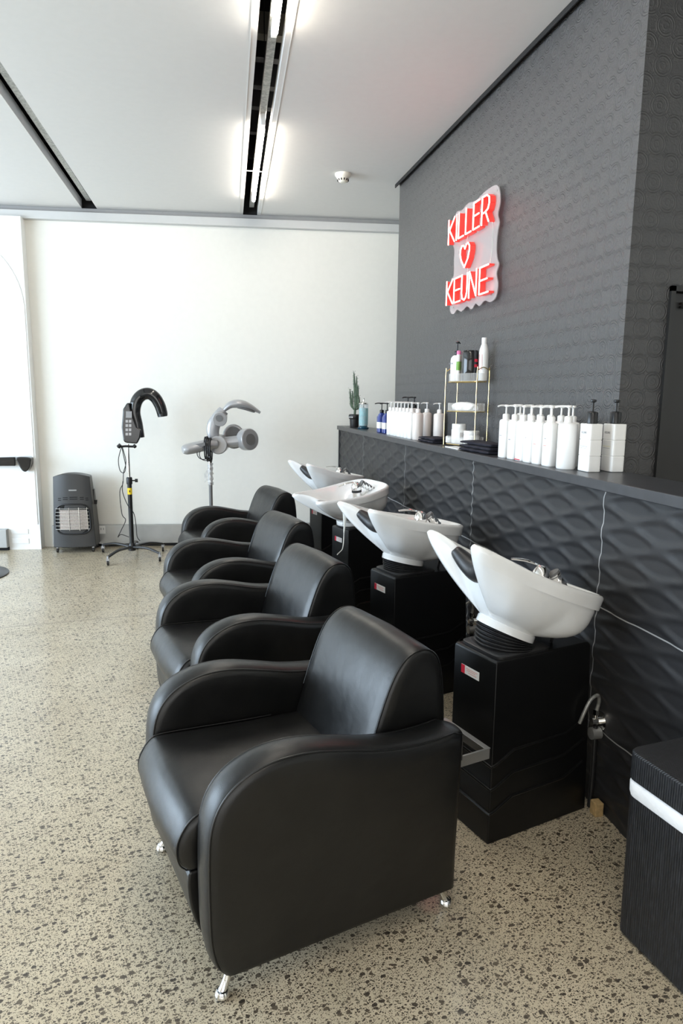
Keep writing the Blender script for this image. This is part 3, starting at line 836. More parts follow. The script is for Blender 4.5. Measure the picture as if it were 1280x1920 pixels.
def oval_bottle(x, y, label, group, ax=.024, ay=.036, h=.182, ang=0, mt=None, pang=185, round_=False, ptop=.062, pmat=None, print_=None, spout=.045):
    t = thing('pump_bottle', label, 'bottle', (x, y, LZ), ang, group)
    mt = mt or M_bottle
    e = 2.0 if round_ else 3.2
    b = MB(); b.sup([(0, ax*.93, ay*.95, e), (.004, ax, ay, e), (h-.012, ax, ay, e), (h-.004, ax*.93, ay*.95, e), (h, ax*.72, ay*.84, e), (h+.003, .016, .016, 2)], n=36)
    b.build('body', mt, t)
    pump(t, h+.002, pmat or mt, h=ptop, ang=pang, spout=spout)
    if print_:
        for (z0, z1, mm, wv) in print_:
            MB().box(-ax-.0008, -ax+.002, -wv, wv, z0, z1).build('label_print', mm, t, smooth=False)
    return t
def box_bottle(x, y, label, ang, line):
    t = thing('pump_bottle', label, 'bottle', (x, y, LZ), ang, 'square white bottles with black pumps')
    for k in range(3):
        b = MB(); z0 = .0005+k*.0625
        b.sup([(z0, .0255, .0405, 9), (z0+.002, .0275, .0425, 9), (z0+.060, .0275, .0425, 9), (z0+.0622, .0258, .0408, 9)], n=44)
        b.build('body', M_bottle, t)
    pump(t, .188, M_bplast, h=.086, ang=60, spout=.022, big=True)
    MB().box(-.0282, -.0270, -.026, .030, .0985, .1000).build('label_print', line, t, smooth=False)
    MB().box(-.0282, -.0270, -.020, .030, .0915, .0925).build('label_print', M_ink, t, smooth=False)
    m4 = Matrix.Translation((-.0279, .004, .153)) @ Matrix.Rotation(R(-90), 4, 'Z') @ Matrix.Rotation(R(90), 4, 'X')
    text_mesh('label_text', 'KEUNE', .0125, M_ink, t, m4)
    return t
box_bottle(1.532, 2.435, 'square white bottle with black pump and blue line, second from the right end', R(-3), M_softblue)
box_bottle(1.628, 2.425, 'square white bottle with black pump and yellow mark, rightmost on the ledge', R(-3), M_softyellow)
INK = lambda *a: list(a)
near = [(1.476, 3.078, 'leftmost white pump bottle of the right-hand cluster'), (1.480, 2.990, 'white pump bottle second from left in the front of the right cluster'),
        (1.480, 2.905, 'white pump bottle with a red foot line, right cluster'), (1.478, 2.825, 'white pump bottle fourth from left, front of the right cluster'),
        (1.480, 2.745, 'white pump bottle with a faint orange mark, fifth in the right cluster'), (1.480, 2.655, 'white pump bottle with an orange line, sixth in the right cluster')]
prn = [[(.105, .108, M_ink, .012)], [(.09, .094, M_ink, .010)], [(.004, .008, M_red, .024)], [(.11, .112, M_ink, .006)], [(.085, .088, M_softred, .010)], [(.085, .088, M_softred, .012), (.115, .118, M_ink, .006)]]
for (x, y, l), p in zip(near, prn):
    oval_bottle(x, y, l, 'white pump bottles, right-hand cluster', print_=p, pang=random.choice((165, 178, 190)))
oval_bottle(1.492, 2.540, 'widest white cylindrical pump bottle beside the square bottles', 'white pump bottles, right-hand cluster', ax=.038, ay=.040, h=.186, round_=True, pang=150, print_=None, spout=.055)
backrow = [(1.560, 3.10), (1.565, 3.00), (1.565, 2.91), (1.568, 2.82), (1.568, 2.73), (1.570, 2.64)]
ords = ('first', 'second', 'third', 'fourth', 'fifth', 'sixth')
for k, (x, y) in enumerate(backrow):
    oval_bottle(x, y, '%s white pump bottle from left in the back row of the right cluster' % ords[k], 'white pump bottles, right-hand cluster', ax=.026, ay=.036, h=.184, pang=random.choice((170, 200, 150)))

# far cluster
def blue_bottle(x, y, label):
    t = thing('pump_bottle', label, 'bottle', (x, y, LZ), R(4), 'blue bottles with black pumps')
    MB().sup([(0, .030, .034, 5), (.004, .034, .036, 5), (.125, .034, .036, 5), (.150, .022, .024, 4), (.160, .014, .014, 2)], n=36).build('body', M_blue, t)
    MB().sup([(.035, .0345, .0365, 5), (.085, .0345, .0365, 5)], n=36).build('paper_label', M_label, t, label='white paper label')
    pump(t, .158, M_bplast, h=.075, ang=180, spout=.06)
    return t
blue_bottle(1.500, 5.400, 'leftmost blue bottle with black pump, by the disinfectant jar')
blue_bottle(1.508, 5.270, 'second blue bottle with black pump, against the white ones')
fy = [5.075, 4.985, 4.90, 4.815, 4.73, 4.645, 4.56]
for k, y in enumerate(fy):
    oval_bottle(1.482, y, '%s white pump bottle from left in the far cluster' % (ords+('seventh',))[k], 'white pump bottles, far cluster', ax=.027, ay=.038, pang=180, h=.182, spout=.050)
for k, (x, y) in enumerate(((1.57, 4.93), (1.57, 4.78))):
    oval_bottle(x, y, ('left' if k == 0 else 'right')+' tall black-pumped white bottle behind the far cluster', 'tall bottles behind the far cluster', ax=.028, ay=.036, h=.205, pmat=M_bplast, ptop=.075, pang=180)
oval_bottle(1.492, 4.455, 'pearl cylindrical pump bottle at the right end of the far front row', 'pearl cylindrical bottles', ax=.036, ay=.036, h=.180, round_=True, mt=M_bottlewarm, pmat=M_bottle, pang=180)
oval_bottle(1.590, 4.555, 'pearl cylindrical pump bottle standing behind its twin', 'pearl cylindrical bottles', ax=.036, ay=.036, h=.180, round_=True, mt=M_bottlewarm, pmat=M_bottle, pang=180)
oval_bottle(1.632, 4.420, 'pearl cylindrical pump bottle nearest the gold rack', 'pearl cylindrical bottles', ax=.039, ay=.039, h=.178, round_=True, mt=M_bottlewarm, pmat=M_bottle, pang=180)

# disinfectant jar
jr = thing('disinfectant_jar', 'glass jar of blue disinfectant with a metal lid', 'jar', (1.505, 6.03, LZ))
MB().lathe([(.048, 0), (.050, .006), (.050, .014), (.040, .020), (.034, .028)], n=28).build('base', mat('dark_blue_glass', (.01, .05, .08), .1), jr)
MB().lathe([(.034, .029), (.040, .05), (.040, .185)], n=28).build('liquid', M_liquid, jr)
MB().lathe([(.0425, .028), (.0425, .215), (.036, .225)], n=28, cap0=False, cap1=False).build('glass', M_glass, jr)
MB().lathe([(.046, .222), (.040, .232), (.014, .242), (.006, .246), (.005, .262), (.009, .266), (.006, .274)], n=24).build('lid', M_chrome, jr)
MB().box(-.004, .004, -.002, .002, .045, .235).box(-.02, -.014, -.002, .002, .05, .17).build('comb', M_bplast, jr, smooth=False)

# cactus
ct = thing('potted_cactus', 'tall branching green cactus in a black pot', 'cactus', (1.500, 6.36, LZ))
MB().lathe([(.040, 0), (.042, .004), (.046, .075), (.054, .082), (.058, .098), (.055, .116), (.048, .122), (.042, .118), (.038, .105)], n=28).build('pot', M_pot, ct)
MB().lathe([(.001, .107), (.040, .107)], n=20).build('soil', mat('soil', (.03, .02, .012), .9), ct)
text_mesh('pot_mark', 'cactus', .022, M_label, ct, Matrix.Translation((-.046, -.036, .098)) @ Matrix.Rotation(R(-52), 4, 'Z') @ Matrix.Rotation(R(90), 4, 'X'))
def stem(pts, r):
    mb = MB(); P = catmull([Vector(p) for p in pts], 8)
    rs = []; L = len(P)
    for i, p in enumerate(P):
        q = i/(L-1); rr = r*(1 if q < .7 else max(.15, 1-((q-.7)/.3)**2*.85))*(.75+.25*min(1, q*8))
        rs.append([(p.x+rr*.62*(1+.22*math.cos(4*a))*math.cos(a), p.y+rr*.62*(1+.22*math.cos(4*a))*math.sin(a), p.z) for a in [2*math.pi*k/16 for k in range(16)]])
    mb.rings(rs); mb.build('stem', M_cactus, ct, angle=60)
    return P
stems = [([(0, 0, .10), (.004, -.004, .20), (.0, .0, .33), (-.010, .012, .52)], .015), ([(.0, .0, .17), (-.02, .035, .19), (-.028, .045, .25), (-.034, .062, .36)], .012),
         ([(.0, .0, .16), (.02, -.045, .175), (.026, -.062, .22), (.024, -.055, .30)], .015), ([(.0, .0, .16), (.008, -.022, .20), (.008, -.030, .32), (.008, -.028, .48)], .013),
         ([(.0, 0, .17), (.016, -.036, .21), (.018, -.048, .30), (.018, -.052, .40)], .011), ([(.0, 0, .16), (-.016, .020, .19), (-.016, .026, .27), (-.018, .022, .34)], .012)]
lf = MB()
for pts, r in stems:
    P = stem(pts, r)
    for p in P[9:]:
        for k in range(2):
            a = random.uniform(0, 6.28); q = Vector((p.x+math.cos(a)*(r*.6+.006), p.y+math.sin(a)*(r*.6+.006), p.z+random.uniform(-.008, .008)))
            e = Vector((math.cos(a), math.sin(a), .7)).normalized()*.0045; f2 = Vector((-math.sin(a), math.cos(a), 0))*.0018
            lf.obox(q, e, f2, e.cross(f2).normalized()*.0006)
o = lf.build('leaves', M_leaf, ct, smooth=False); o['kind'] = 'stuff'

# towels
def towel(x, y, z, lx_, ly, h, ang, label, layers):
    t = thing('folded_towel', label, 'towel', (x, y, z), ang, 'folded dark towels')
    for k in range(layers):
        hh = h/layers
        b = MB(); rs = []
        for i in range(25):
            v = -ly+2*ly*i/24; ring = []
            for j in range(24):
                a = 2*math.pi*j/24; ca, sa = math.cos(a), math.sin(a)
                px = (lx_-.006*k)*math.copysign(abs(ca)**.5, ca); pz = hh/2*math.copysign(abs(sa)**.6, sa)
                pz *= 1+.16*math.sin(i*.7+k*2+px*30)+(0 if abs(v) < ly*.9 else -.35)
                ring.append((px+.003*math.sin(i*.9+k), v+.004*math.sin(j+k), hh/2+k*hh*.97+pz))
            rs.append(ring)
        b.rings(rs).build('towel_layer', M_towel, t, angle=180)
towel(1.530, 4.190, LZ, .075, .145, .034, R(0), 'dark navy towel folded flat, left of the gold rack', 2)
towel(1.510, 3.385, LZ, .070, .175, .056, R(3), 'thicker pile of folded navy towel right of the gold rack', 3)
ns = MB().box(1.428, 1.50, 3.56, 3.76, LZ, LZ+.006).build('paper_slip', M_label, bevel=.001); pivot(ns, (1.46, 3.66, LZ)); tag(ns, 'flat white slip on the ledge edge under the rack', 'paper')

# gold rack
rk = thing('tiered_rack', 'gold wire rack with three clear trays on the ledge', 'rack', (1.565, 3.80, LZ), R(-72.5))
E_, F_ = .140, .045
for i, (a, b) in enumerate(((-E_, -F_), (E_, -F_), (E_, F_), (-E_, F_))): pass
for a in (-E_, E_):
    pts = [(a, -F_, .004), (a, -F_, .42), (a, -F_*.8, .440), (a, 0, .455), (a, F_*.8, .440), (a, F_, .42), (a, F_, .004)]
    MB().tube(pts, .0028, 8, smooth=3).build('wire_post', M_gold, rk)
def oval(a, b, k=40, e=2.6):
    out = []
    for i in range(k):
        t_ = 2*math.pi*i/k; c, s = math.cos(t_), math.sin(t_)
        out.append((a*math.copysign(abs(c)**(2/e), c), b*math.copysign(abs(s)**(2/e), s)))
    return out
for z in (.012, .205, .375):
    tr = MB(); n = 96; o1 = oval(E_-.004, F_+.014, n); rs = []
    tr.prism(oval(E_-.006, F_+.012, n), z+.003, z+.006, 'xy')
    tb = tr.build('tray', M_acryl, rk, smooth=False, label='clear ribbed tray')
    wl = MB(); ins = []; out = []
    for i, (px, py) in enumerate(o1):
        k = 1+.012*(1 if i % 2 else -1); out.append((px*k, py*k))
    wl.rings([[(p[0], p[1], z+.004) for p in out], [(p[0], p[1], z+.048) for p in out]], False, False).build('ribbed_wall', M_acryl, tb, smooth=False)
    MB().tube([(p[0], p[1], z) for p in oval(E_, F_+.018, 40)], .0030, 8, closed=True).build('wire_hoop', M_gold, tb)
rack_m = Matrix.Translation((1.565, 3.80, LZ)) @ Matrix.Rotation(R(-72.5), 4, 'Z')
def on_rack(x, y, z): return tuple(rack_m @ Vector((x, y, z)))
T1, T2, T3 = .0185, .2115, .3815
t = thing('pump_bottle', 'round white bottle with black pump on the rack top tray', 'bottle', on_rack(-.088, -.008, T3), R(-20))
MB().lathe([(.034, 0), (.036, .003), (.037, .118), (.034, .134), (.024, .146), (.014, .150)], n=30).build('body', M_bottle, t)
pump(t, .149, M_bplast, h=.072, ang=60, spout=.03)
text_mesh('label_text', 'KEUNE', .014, M_ink, t, Matrix.Translation((-.034, -.018, .100)) @ Matrix.Rotation(R(-58), 4, 'Z') @ Matrix.Rotation(R(90), 4, 'X'))
t = thing('black_canister', 'shiny black canister with red print on the rack top tray', 'canister', on_rack(.030, -.008, T3), R(-20))
MB().lathe([(.046, 0), (.048, .004), (.048, .155), (.046, .162), (.047, .164), (.044, .170)], n=32).build('body', M_bgloss, t)
for k, z in enumerate((.075, .105)):
    mb = MB()
    for j in range(6):
        a0 = R(-62+j*5); a1 = R(-62+(j+1)*5); r = .0486
        mb.add([(r*math.cos(a0), r*math.sin(a0), z), (r*math.cos(a1), r*math.sin(a1), z), (r*math.cos(a1), r*math.sin(a1), z+.016), (r*math.cos(a0), r*math.sin(a0), z+.016)], [(0, 1, 2, 3)])
    mb.build('red_print', M_red, t, smooth=False)
t = thing('lotion_bottle', 'tall white bottle with red outline at the back of the rack', 'bottle', on_rack(.112, .022, T3), R(-20))
MB().lathe([(.025, 0), (.0265, .003), (.0275, .150), (.0255, .172), (.018, .195), (.0140, .205)], n=30).build('body', M_bottle, t)
MB().lathe([(.0145, .204), (.0155, .206), (.0155, .236), (.014, .238)], n=24).build('cap', M_bottle, t)
mb = MB()
for k in range(1): mb.box(-.006, .0, -.036, -.0335, .06, .15); 
MB().tube([(-.0262, -.012, .06), (-.0262, -.012, .145), (-.011, -.0268, .145), (-.011, -.0268, .06)], .0008, 6).build('red_outline', M_red, t)
t = thing('slim_tube', 'slim white and green tube with pink cap beside the canister', 'tube', on_rack(-.038, -.036, T3), R(-20))
MB().lathe([(.011, 0), (.012, .002), (.012, .150)], n=18).build('body', M_bottle, t)
MB().lathe([(.0125, .06), (.0125, .11)], n=18).build('green_band', mat('green_print', (.2, .4, .08), .5), t)
MB().lathe([(.0125, .150), (.0125, .166), (.009, .172)], n=18).build('cap', M_pink, t)
# heap of gloves
t = thing('glove_heap', 'crumpled white gloves in the middle tray', 'gloves', on_rack(-.02, 0, T2), R(-72.5))
mb = MB()
rs = []
for k in range(9):
    f = k/8; ring = []
    for i in range(40):
        a = 2*math.pi*i/40; r = (1-f**2.2*.95)*(1+.22*math.sin(3*a+f*4)+.12*math.sin(7*a-f*6)+.06*math.sin(13*a+3*f))
        ring.append((.095*r*math.cos(a), .036*r*math.sin(a), .002+math.sin(f*1.5)*.046*(1+.25*math.sin(2*a+1)*(1-f)+.18*math.sin(5*a)*(1-f))))
    rs.append(ring)
mb.rings(rs).build('gloves', M_paper, t, angle=180)
t = thing('cream_jar', 'taller white screw-top jar in the bottom tray', 'jar', on_rack(-.052, -.002, T1), 0)
MB().lathe([(.042, 0), (.044, .003), (.044, .078), (.040, .084)], n=30).build('body', M_bottle, t)
MB().lathe([(.041, .084), (.042, .086), (.042, .110), (.040, .113)], n=30).build('lid', M_bottle, t)
mb = MB()
for j in range(8):
    a0 = R(-105+j*6); a1 = R(-99+j*6); r = .0446
    mb.add([(r*math.cos(a0), r*math.sin(a0), .030), (r*math.cos(a1), r*math.sin(a1), .030), (r*math.cos(a1), r*math.sin(a1), .064), (r*math.cos(a0), r*math.sin(a0), .064)], [(0, 1, 2, 3)])
mb.build('paper_label', mat('greige_label', (.5, .48, .46), .6), t, smooth=False)
t = thing('cream_jar', 'shorter white screw-top jar in the bottom tray', 'jar', on_rack(.056, .004, T1), 0)
MB().lathe([(.044, 0), (.046, .003), (.046, .048), (.042, .054)], n=30).build('body', M_bottle, t)
MB().lathe([(.045, .054), (.046, .056), (.046, .074), (.043, .077)], n=30).build('lid', M_bottle, t)
t = thing('clip_pot', 'small clear pot of clips at the left of the bottom tray', 'pot', on_rack(-.122, -.022, T1), 0)
MB().lathe([(.017, 0), (.018, .002), (.018, .03)], n=20).build('body', M_label, t)
MB().lathe([(.018, .030), (.019, .031), (.019, .036), (.017, .037)], n=20).build('lid', M_alu, t)

# ------------------------------------------------------------------ gas heater
hx, hy = -1.135, 6.82
gh = thing('gas_heater', 'dark grey portable gas heater on castors against the end wall', 'heater', (hx, hy, 0), R(-4))
def hbody():
    mb = MB(); rs = []
    for k in range(15):
        f = k/14; z = .055+(.735-.055)*f
        w2 = .196-.030*f; dep = .27-.14*f**1.2
        top = 0
        ring = []
        # front edge bulged, back straight
        for i in range(13):
            u = -1+2*i/12; zz = z
            if k >= 13: zz = z + (.028*(1-u*u))*(1 if k == 14 else .5)
            ring.append((w2*u, -.03*(1-u*u)-.01, zz))
        for i in range(13):
            u = 1-2*i/12; zz = z
            if k >= 13: zz = z + (.028*(1-u*u))*(1 if k == 14 else .5)
            ring.append((w2*u*.96, dep-.01, zz))
        rs.append(ring)
    return mb.rings(rs)
hb = hbody().build('body', M_heater, gh, bevel=.006, seg=2, angle=40)
def hfront(u, z, off=0):
    f = (z-.055)/.68; w2 = .196-.030*f
    return (w2*u, -.03*(1-u*u)-.01-off, z)
def fpatch(u0, u1, z0, z1, off, mt, name, parent, n=10, lab=None):
    mb = MB(); v = []
    for j in range(2):
        for i in range(n+1): v.append(hfront(u0+(u1-u0)*i/n, (z0, z1)[j], off))
    mb.add(v, [(i, i+1, n+2+i, n+1+i) for i in range(n)])
    return mb.build(name, mt, parent, label=lab)
# opening
mb = MB(); v = []; n = 24
out = []
for i in range(n):
    a = 2*math.pi*i/n; c, s = math.cos(a), math.sin(a)
    out.append((.86*math.copysign(abs(c)**.45, c), .330+.145*math.copysign(abs(s)**.55, s)))
mb.add([hfront(a, b, .003) for a, b in out], [tuple(range(n))])
mb.build('grille_opening', M_hole, gh, smooth=False)
MB().tube([hfront(a, b, .004) for a, b in out], .007, 8, closed=True).build('grille_surround', M_bplast, gh)
for u0, u1 in ((-.62, -.16), (-.13, .33), (.36, .72)):
    fpatch(u0, u1, .232, .42, .007, M_ceramicplate, 'ceramic_plaque', gh, lab='pale ceramic burner plaque')
mb = MB()
for k in range(7): mb.tube([hfront(-.84+1.66*i/12, .235+k*.033, .020) for i in range(13)], .0018, 6)
for u in (-.62, -.145, .345, .74): mb.tube([hfront(u, .222, .022), hfront(u, .445, .022)], .0018 if u != .345 else .003, 6)
mb.build('wire_guard', M_chrome, gh)
mb = MB()
for u0, u1, dz in ((-.72, -.56, -.012), (-.46, -.20, -.003), (-.10, .30, 0), (.42, .62, -.003), (.70, .84, -.012)):
    for z in (.520, .538):
        q = [hfront(u0, z+dz, .0015), hfront(u1, z+dz, .0015), hfront(u1, z+dz+.007, .0015), hfront(u0, z+dz+.007, .0015)]; mb.add(q, [(0, 1, 2, 3)])
mb.build('vent_slots', M_hole, gh, smooth=False)
fpatch(-.13, .28, .602, .615, .002, mat('dull_badge', (.30, .30, .29), .4), 'badge', gh)
# raised rear cylinder cover
mb = MB(); mb.prism([(.10, .06), (.275, .06), (.30, .12), (.155, .60), (.10, .60)], -.165, .175, 'yz'); mb.build('rear_cover', M_bplast, gh, bevel=.008)
MB().tube([(.194, .06, .46), (.199, .06, .50)], .014, 14).build('side_knob', M_bplast, gh)
def castor(t, x, y, r=.022, mt=None):
    MB().tube([(x-.008, y, r), (x+.008, y, r)], r, 18).build('castor', mt or M_bplast, t)
    MB().obox((x, y, r*2+.004), (.010, 0, 0), (0, .012, 0), (0, 0, .006)).build('castor_fork', M_silver, t, smooth=False)
for x, y in ((-.165, .01), (.165, .01), (-.165, .22), (.165, .22)): castor(gh, x, y)

# power outlet on the skirting
po = thing('power_outlet', 'white power outlet on the metal skirting beside the heater', 'outlet', (*bw(-.90, -.048), .165), math.atan2(BD.y, BD.x))
MB().box(-.030, .030, -.006, .002, -.03, .05).build('plate', M_white, po, bevel=.002)
MB().box(-.014, -.010, -.0075, -.005, .01, .03).box(.010, .014, -.0075, -.005, .01, .03).build('sockets', M_hole, po, smooth=False)

# ------------------------------------------------------------------ black arch processor on stand
ds = thing('processor_lamp', 'black hook-shaped hair processor on a wheeled stand with yellow sticker', 'hair processor', (-.585, 6.53, 0), 0)
K = .96
def D(x, z, y=0): return ((x*K+.585), y, 1.5+(z-1.5)*K)
hub = Vector((0, 0, .095))
for k, (tx, ty) in enumerate(((-.183, -.30), (.26, -.22), (-.29, .24), (.27, .20), (.02, .33))):
    lg = MB(); e = Vector((tx, ty, .075)); md = hub.lerp(e, .55)+Vector((0, 0, .022))
    lg.tube([hub, md, e], lambda q: .021-.006*q, 10, smooth=5, flat=.7)
    o = lg.build('base_arm', M_bplast, ds)
    cs2 = MB(); cs2.tube([e+Vector((-.009, 0, -.047)), e+Vector((.009, 0, -.047))], .028, 18); cs2.build('castor', M_bplast, o)
    MB().tube([e+Vector((0, 0, .01)), e+Vector((0, 0, -.02))], .009, 10).obox(e+Vector((0, 0, -.026)), (.014, 0, 0), (0, .022, 0), (0, 0, .012)).build('castor_fork', M_silver, o)
MB().lathe([(.034, .065), (.036, .09), (.030, .125), (.021, .14)], n=20).build('hub', M_bplast, ds)
MB().cyl((0, 0, .12), (0, 0, .70), .0205, 18).build('lower_pole', M_bplast, ds)
MB().cyl((0, 0, .595), (0, 0, .655), .0215, 18).build('warning_sticker', M_yellow, ds, label='yellow warning sticker')
MB().box(-.004, .006, -.0225, -.0212, .617, .634).build('sticker_mark', M_bplast, ds, smooth=False)
MB().lathe([(.026, .69), (.027, .70), (.027, .745), (.022, .755)], n=18).build('clamp', M_bplast, ds)
MB().tube([(.02, 0, .722), (.055, 0, .722)], .006, 10).tube([(.05, 0, .722), (.075, 0, .722)], .016, 14).build('clamp_knob', M_bplast, ds)
MB().cyl((0, 0, .74), (0, 0, 1.06), .0125, 16).build('upper_pole', M_chrome, ds)
# control box
cbp = [(-.645, 1.075), (-.625, 1.055), (-.52, 1.045), (-.49, 1.10), (-.475, 1.18), (-.515, 1.20), (-.56, 1.33), (-.575, 1.43), (-.60, 1.425), (-.635, 1.37), (-.655, 1.20)]
cp = [(D(a, b)[0], D(a, b)[2]) for a, b in cbp]
MB().prism(cp, -.055, .055).build('control_box', M_bgloss, ds, bevel=.014, seg=4)
arc = [D(-.50, 1.10), D(-.515, 1.22), D(-.535, 1.34), D(-.515, 1.44), D(-.465, 1.50), D(-.40, 1.515), D(-.345, 1.48), D(-.305, 1.41), D(-.285, 1.34), D(-.282, 1.31)]
MB().tube(arc, lambda q: .046+.008*math.sin(q*3.1), 18, smooth=6, flat=.75).build('arch_arm', M_bgloss, ds)
arc2 = [Vector(p)+Vector((0, -.043 if k < 8 else -.043, 0)) for k, p in enumerate(arc[4:])]
MB().tube([Vector(p)+Vector((-.012, -.040, -.012)) for p in arc[4:9]], .012, 8, smooth=5).build('arch_groove', M_hole, ds)
MB().tube([D(-.285, 1.335), D(-.281, 1.30)], .043, 18).build('arch_tip', M_bplast, ds)
# side button panel facing the room
pb = MB()
def pan(z0, z1, x0, x1, mt, name, off=.0565):
    a = MB()
    xs = lambda z: (-.640 + (z-1.08)*.045)
    q = [D(xs(z0)+x0, z0, -off), D(xs(z0)+x1, z0, -off), D(xs(z1)+x1, z1, -off), D(xs(z1)+x0, z1, -off)]
    a.add(q, [(0, 1, 2, 3)]); return a.build(name, mt, ds, smooth=False)
pan(1.29, 1.35, .018, .072, M_screen, 'display')
for r_ in range(4):
    for c_ in range(2):
        pan(1.125+r_*.04, 1.150+r_*.04, .016+c_*.030, .038+c_*.030, M_silver, 'button')
MB().tube([(-.09, -.02, 1.035), (-.02, -.02, 1.040), (.075, -.02, 1.035)], .010, 10).tube([(-.085, -.02, 1.03), (-.06, -.02, 1.055)], .018, 12).tube([(.05, -.02, 1.03), (.07, -.02, 1.05)], .016, 12).build('tilt_knobs', M_bplast, ds)
cb_ = MB()
cb_.tube([(-.055, -.03, 1.03), (-.085, -.03, .92), (-.075, -.03, .82), (-.04, -.03, .80), (-.025, -.03, .86), (-.04, -.03, .96), (-.05, -.03, 1.03)], .0035, 6, smooth=6)
cb_.tube([(-.045, -.035, 1.03), (-.02, -.035, .90), (-.045, -.035, .80), (-.055, -.035, .70), (-.085, -.035, .62), (-.075, -.035, .42), (-.045, -.035, .36), (-.085, -.035, .27), (-.12, -.035, .20), (-.09, -.035, .225), (-.02, -.045, .20)], .0035, 6, smooth=6)
cb_.tube([(-.055, -.03, .72), (-.06, -.035, .62), (-.02, -.04, .50), (.03, -.03, .42), (.045, -.02, .30), (.05, -.02, .20), (.075, -.02, .155)], .0035, 6, smooth=6)
cb_.build('power_cable', M_cable, ds)

# ------------------------------------------------------------------ silver climazone dryer
hd = thing('hood_dryer', 'silver three-armed hair dryer lamp on a pole by the end wall', 'hair dryer', (.145, 6.30, 0), 0)
def E2_(x, z, y=0): return (x-.145, y, z)
for k in range(5):
    a = 2*math.pi*k/5+.3; lg = MB(); e = Vector((.24*math.cos(a), .24*math.sin(a), .07))
    lg.tube([(0, 0, .09), e*.5+Vector((0, 0, .06)), e], .017, 10, smooth=5, flat=.7)
    o = lg.build('base_arm', M_silverdark, hd)
    MB().tube([e+Vector((-.009, 0, -.044)), e+Vector((.009, 0, -.044))], .026, 16).build('castor', M_bplast, o)
MB().cyl((0, 0, .07), (0, 0, .72), .0165, 16).build('lower_pole', M_silverdark, hd)
MB().cyl((0, 0, .70), (0, 0, 1.0), .0135, 16).build('upper_pole', M_chrome, hd)
fm = MB(); rs = []
for k in range(22):
    z = .70+k*.0095; r0 = .020
    rs.append([((r0+.006*math.sin(3*a+k*1.3)+.004*math.sin(7*a-k))*math.cos(a), (r0+.006*math.sin(3*a+k*1.3))*math.sin(a), z) for a in [2*math.pi*i/18 for i in range(18)]])
fm.rings(rs, False, False).add([(-.02, -.01, .86), (-.055, -.012, .80), (-.05, -.01, .72), (-.022, -.01, .76)], [(0, 1, 2, 3)]).build('plastic_film', M_film, hd, angle=180)
# hub and centre housing
MB().tube([E2_(.215, 1.065, -.075), E2_(.245, 1.075, .06)], .083, 30).build('hub_housing', M_silver, hd, bevel=.01)
# upper arm: flat curved bar with joint disc
ua = MB(); ua.tube([E2_(.20, 1.10, -.03), E2_(.175, 1.17, -.03), E2_(.185, 1.25, -.03), E2_(.23, 1.32, -.03), E2_(.275, 1.375, -.03)], lambda q: .046+.012*math.sin(q*3.1), 16, smooth=6, flat=.6)
ua.build('upper_arm', M_silver, hd)
MB().tube([E2_(.235, 1.295, -.095), E2_(.245, 1.315, .03)], .064, 28).build('joint_disc', M_silver, hd, bevel=.006)
MB().tube([E2_(.228, 1.305, -.100), E2_(.229, 1.306, -.094)], .030, 24).build('joint_cap', M_silverdark, hd)
sh = MB(); sh.tube([E2_(.275, 1.375, -.02), E2_(.34, 1.425, -.02), E2_(.43, 1.430, -.02), E2_(.52, 1.400, -.02), E2_(.60, 1.355, -.02)], lambda q: .038+.045*max(0, math.sin(min(1, q*1.05)*3.14))**1.2-.012*q, 20, smooth=6, flat=.5)
sh.build('top_emitter', M_silver, hd)
MB().tube([E2_(.39, 1.402, -.02), E2_(.46, 1.392, -.02), E2_(.55, 1.360, -.02)], lambda q: .03+.035*math.sin(q*3.1), 20, smooth=5, flat=.22).build('emitter_grille', M_silverdark, hd)
# right arm with round end disc
MB().tube([E2_(.27, 1.085, -.02), E2_(.44, 1.105, -.05)], .050, 22).build('right_arm', M_silver, hd)
MB().tube([E2_(.455, 1.11, -.01), E2_(.505, 1.118, -.085)], .098, 34).build('end_disc', M_silver, hd, bevel=.012)
MB().tube([E2_(.5055, 1.118, -.086), E2_(.508, 1.1185, -.090)], .050, 28).build('end_cap', M_silverdark, hd)
rg_ = MB(); c0 = Vector(E2_(.365, 1.135, .07))
rg_.tube([c0+Vector((math.cos(a)*.085, .03*math.sin(a), .095*math.sin(a))) for a in [2*math.pi*k/28 for k in range(28)]], .017, 12, closed=True)
rg_.build('rear_emitter_ring', M_silver, hd)
MB().tube([c0+Vector((0, -.004, 0)), c0+Vector((0, .008, 0))], .080, 28).build('rear_grille', M_silverdark, hd)
# left emitter pad
le = MB(); le.tube([E2_(.20, 1.075, -.06), E2_(.12, 1.070, -.08), E2_(.03, 1.050, -.10), E2_(-.05, 1.035, -.12), E2_(-.092, 1.030, -.13)], lambda q: .058+.012*math.sin(q*3.1)-.012*max(0, q-.8)*5, 20, smooth=6, flat=.72)
le.build('left_emitter', M_silver, hd)
MB().obox(E2_(.035, 1.068, -.155), (.065, -.014, .016), (0, .006, 0), (-.003, 0, .014)).build('left_grille', M_silverdark, hd, smooth=False)
cbm = MB()
for k in range(7):
    cc = Vector(E2_(.105+.008*k, 1.055-.004*k, -.10)); r1 = .085+.006*(k % 3)
    cbm.tube([cc+Vector((.012*math.cos(a)+.006*(k % 2), .055*math.cos(a), r1*math.sin(a)*(1 if math.sin(a) > 0 else 1.25))) for a in [2*math.pi*j/20 for j in range(20)]], .0065, 6, closed=True)
for k in range(2):
    cc = Vector(E2_(.085+.02*k, 1.0, -.15))
    cbm.tube([cc+Vector((.055*math.cos(a), .01*math.sin(3*a), .055*math.sin(a)-.01*k)) for a in [2*math.pi*j/20 for j in range(20)]], .0035, 6, closed=True)
cbm.build('coiled_cable', M_cable, hd)

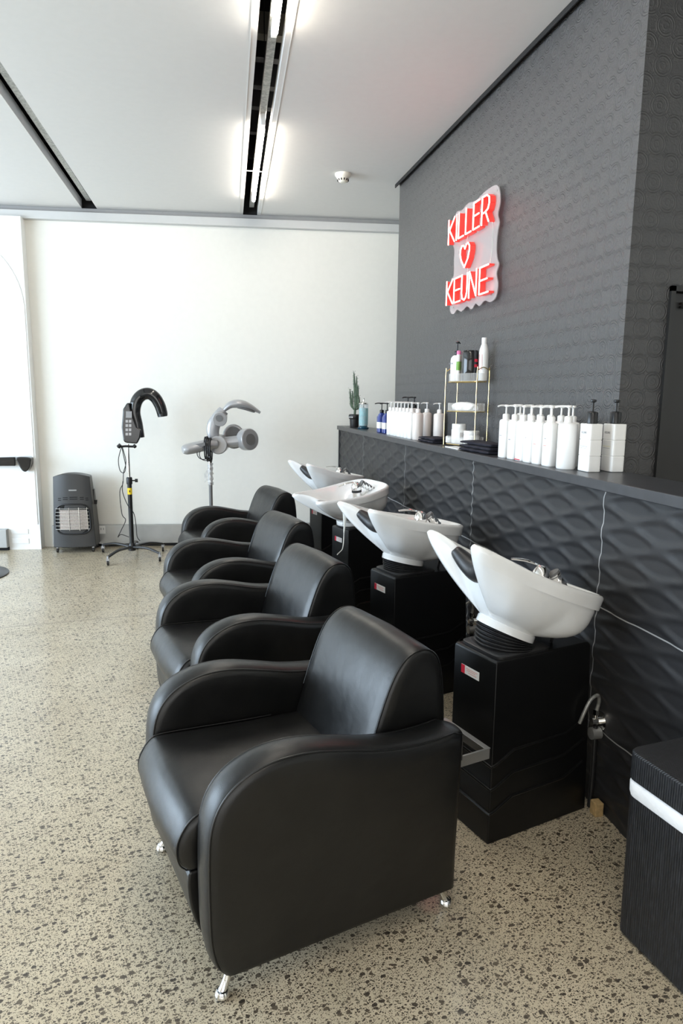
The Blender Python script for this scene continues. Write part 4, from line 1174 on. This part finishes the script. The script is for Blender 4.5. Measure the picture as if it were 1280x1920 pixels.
# ------------------------------------------------------------------ push bar on the white pier
PBY = PO-.07
pbt = thing('panic_bar', 'black push bar with rounded end cap on the white pier', 'door bar', pw(-1.62, .86, PO), math.atan2(BD.y, BD.x))
MB().prism([(-1.25, -.035), (-.02, -.035), (-.02, .050), (-1.25, .022)], -.065, -.03, 'xz').build('bar', M_bgloss, pbt, bevel=.006)
ec = MB(); ec.prism(cat2([(-.005, .035), (.02, .052), (.085, .052), (.128, .042), (.130, .005), (.112, -.055), (.078, -.088), (.045, -.075), (.015, -.02)], 5), -.085, .0, 'xz')
ec.build('end_cap', M_bgloss, pbt, bevel=.012, seg=4)

# black disc foot entering at the left edge
fp = thing('round_base_plate', 'black flat round stand foot on the floor at the left edge', 'stand foot', (-1.90, 6.06, 0))
MB().lathe([(.345, 0), (.345, .008), (.33, .014), (.10, .022), (.04, .030)], n=48).build('plate', M_bplast, fp)
MB().cyl((0, 0, .025), (0, 0, .55), .03, 20).build('column', M_chrome, fp)

# ------------------------------------------------------------------ laundry hamper
hm = thing('laundry_hamper', 'black woven laundry hamper with white liner at the lower right', 'hamper', (1.15, 1.53, 0), R(8))
HW, HL = .225, .36
def hsec(z, g, r=.03):
    out = []
    for cx, cy, a0 in ((HW-r, -r, 0), (r, -r, 90), (r, -HL+r, 180), (HW-r, -HL+r, 270)):
        for k in range(7):
            a = R(a0+k*15); out.append((cx+(r+g)*math.cos(a), cy+(r+g)*math.sin(a), z))
    return out
MB().rings([hsec(.006, -.004), hsec(.012, 0), hsec(.43, .004)]).build('basket', M_wicker, hm, angle=30)
ln = []
for zlo, g in ((.455, .003), (.447, .010), (.470, .011), (.492, .009), (.500, .003)):
    ln.append([(x, y, zlo+.006*math.sin(9*y)) for x, y, z in hsec(0, g)])
MB().rings([hsec(.425, .001), hsec(.44, .006), hsec(.468, .007), hsec(.480, .001)]).build('liner', mat('white_cloth', (.86, .86, .87), .85, bump=(40, .003)), hm, angle=70)
MB().rings([hsec(.478, .004), hsec(.480, .007), hsec(.553, .007), hsec(.558, .003), hsec(.559, -.010)]).build('lid', M_wicker, hm, angle=30)
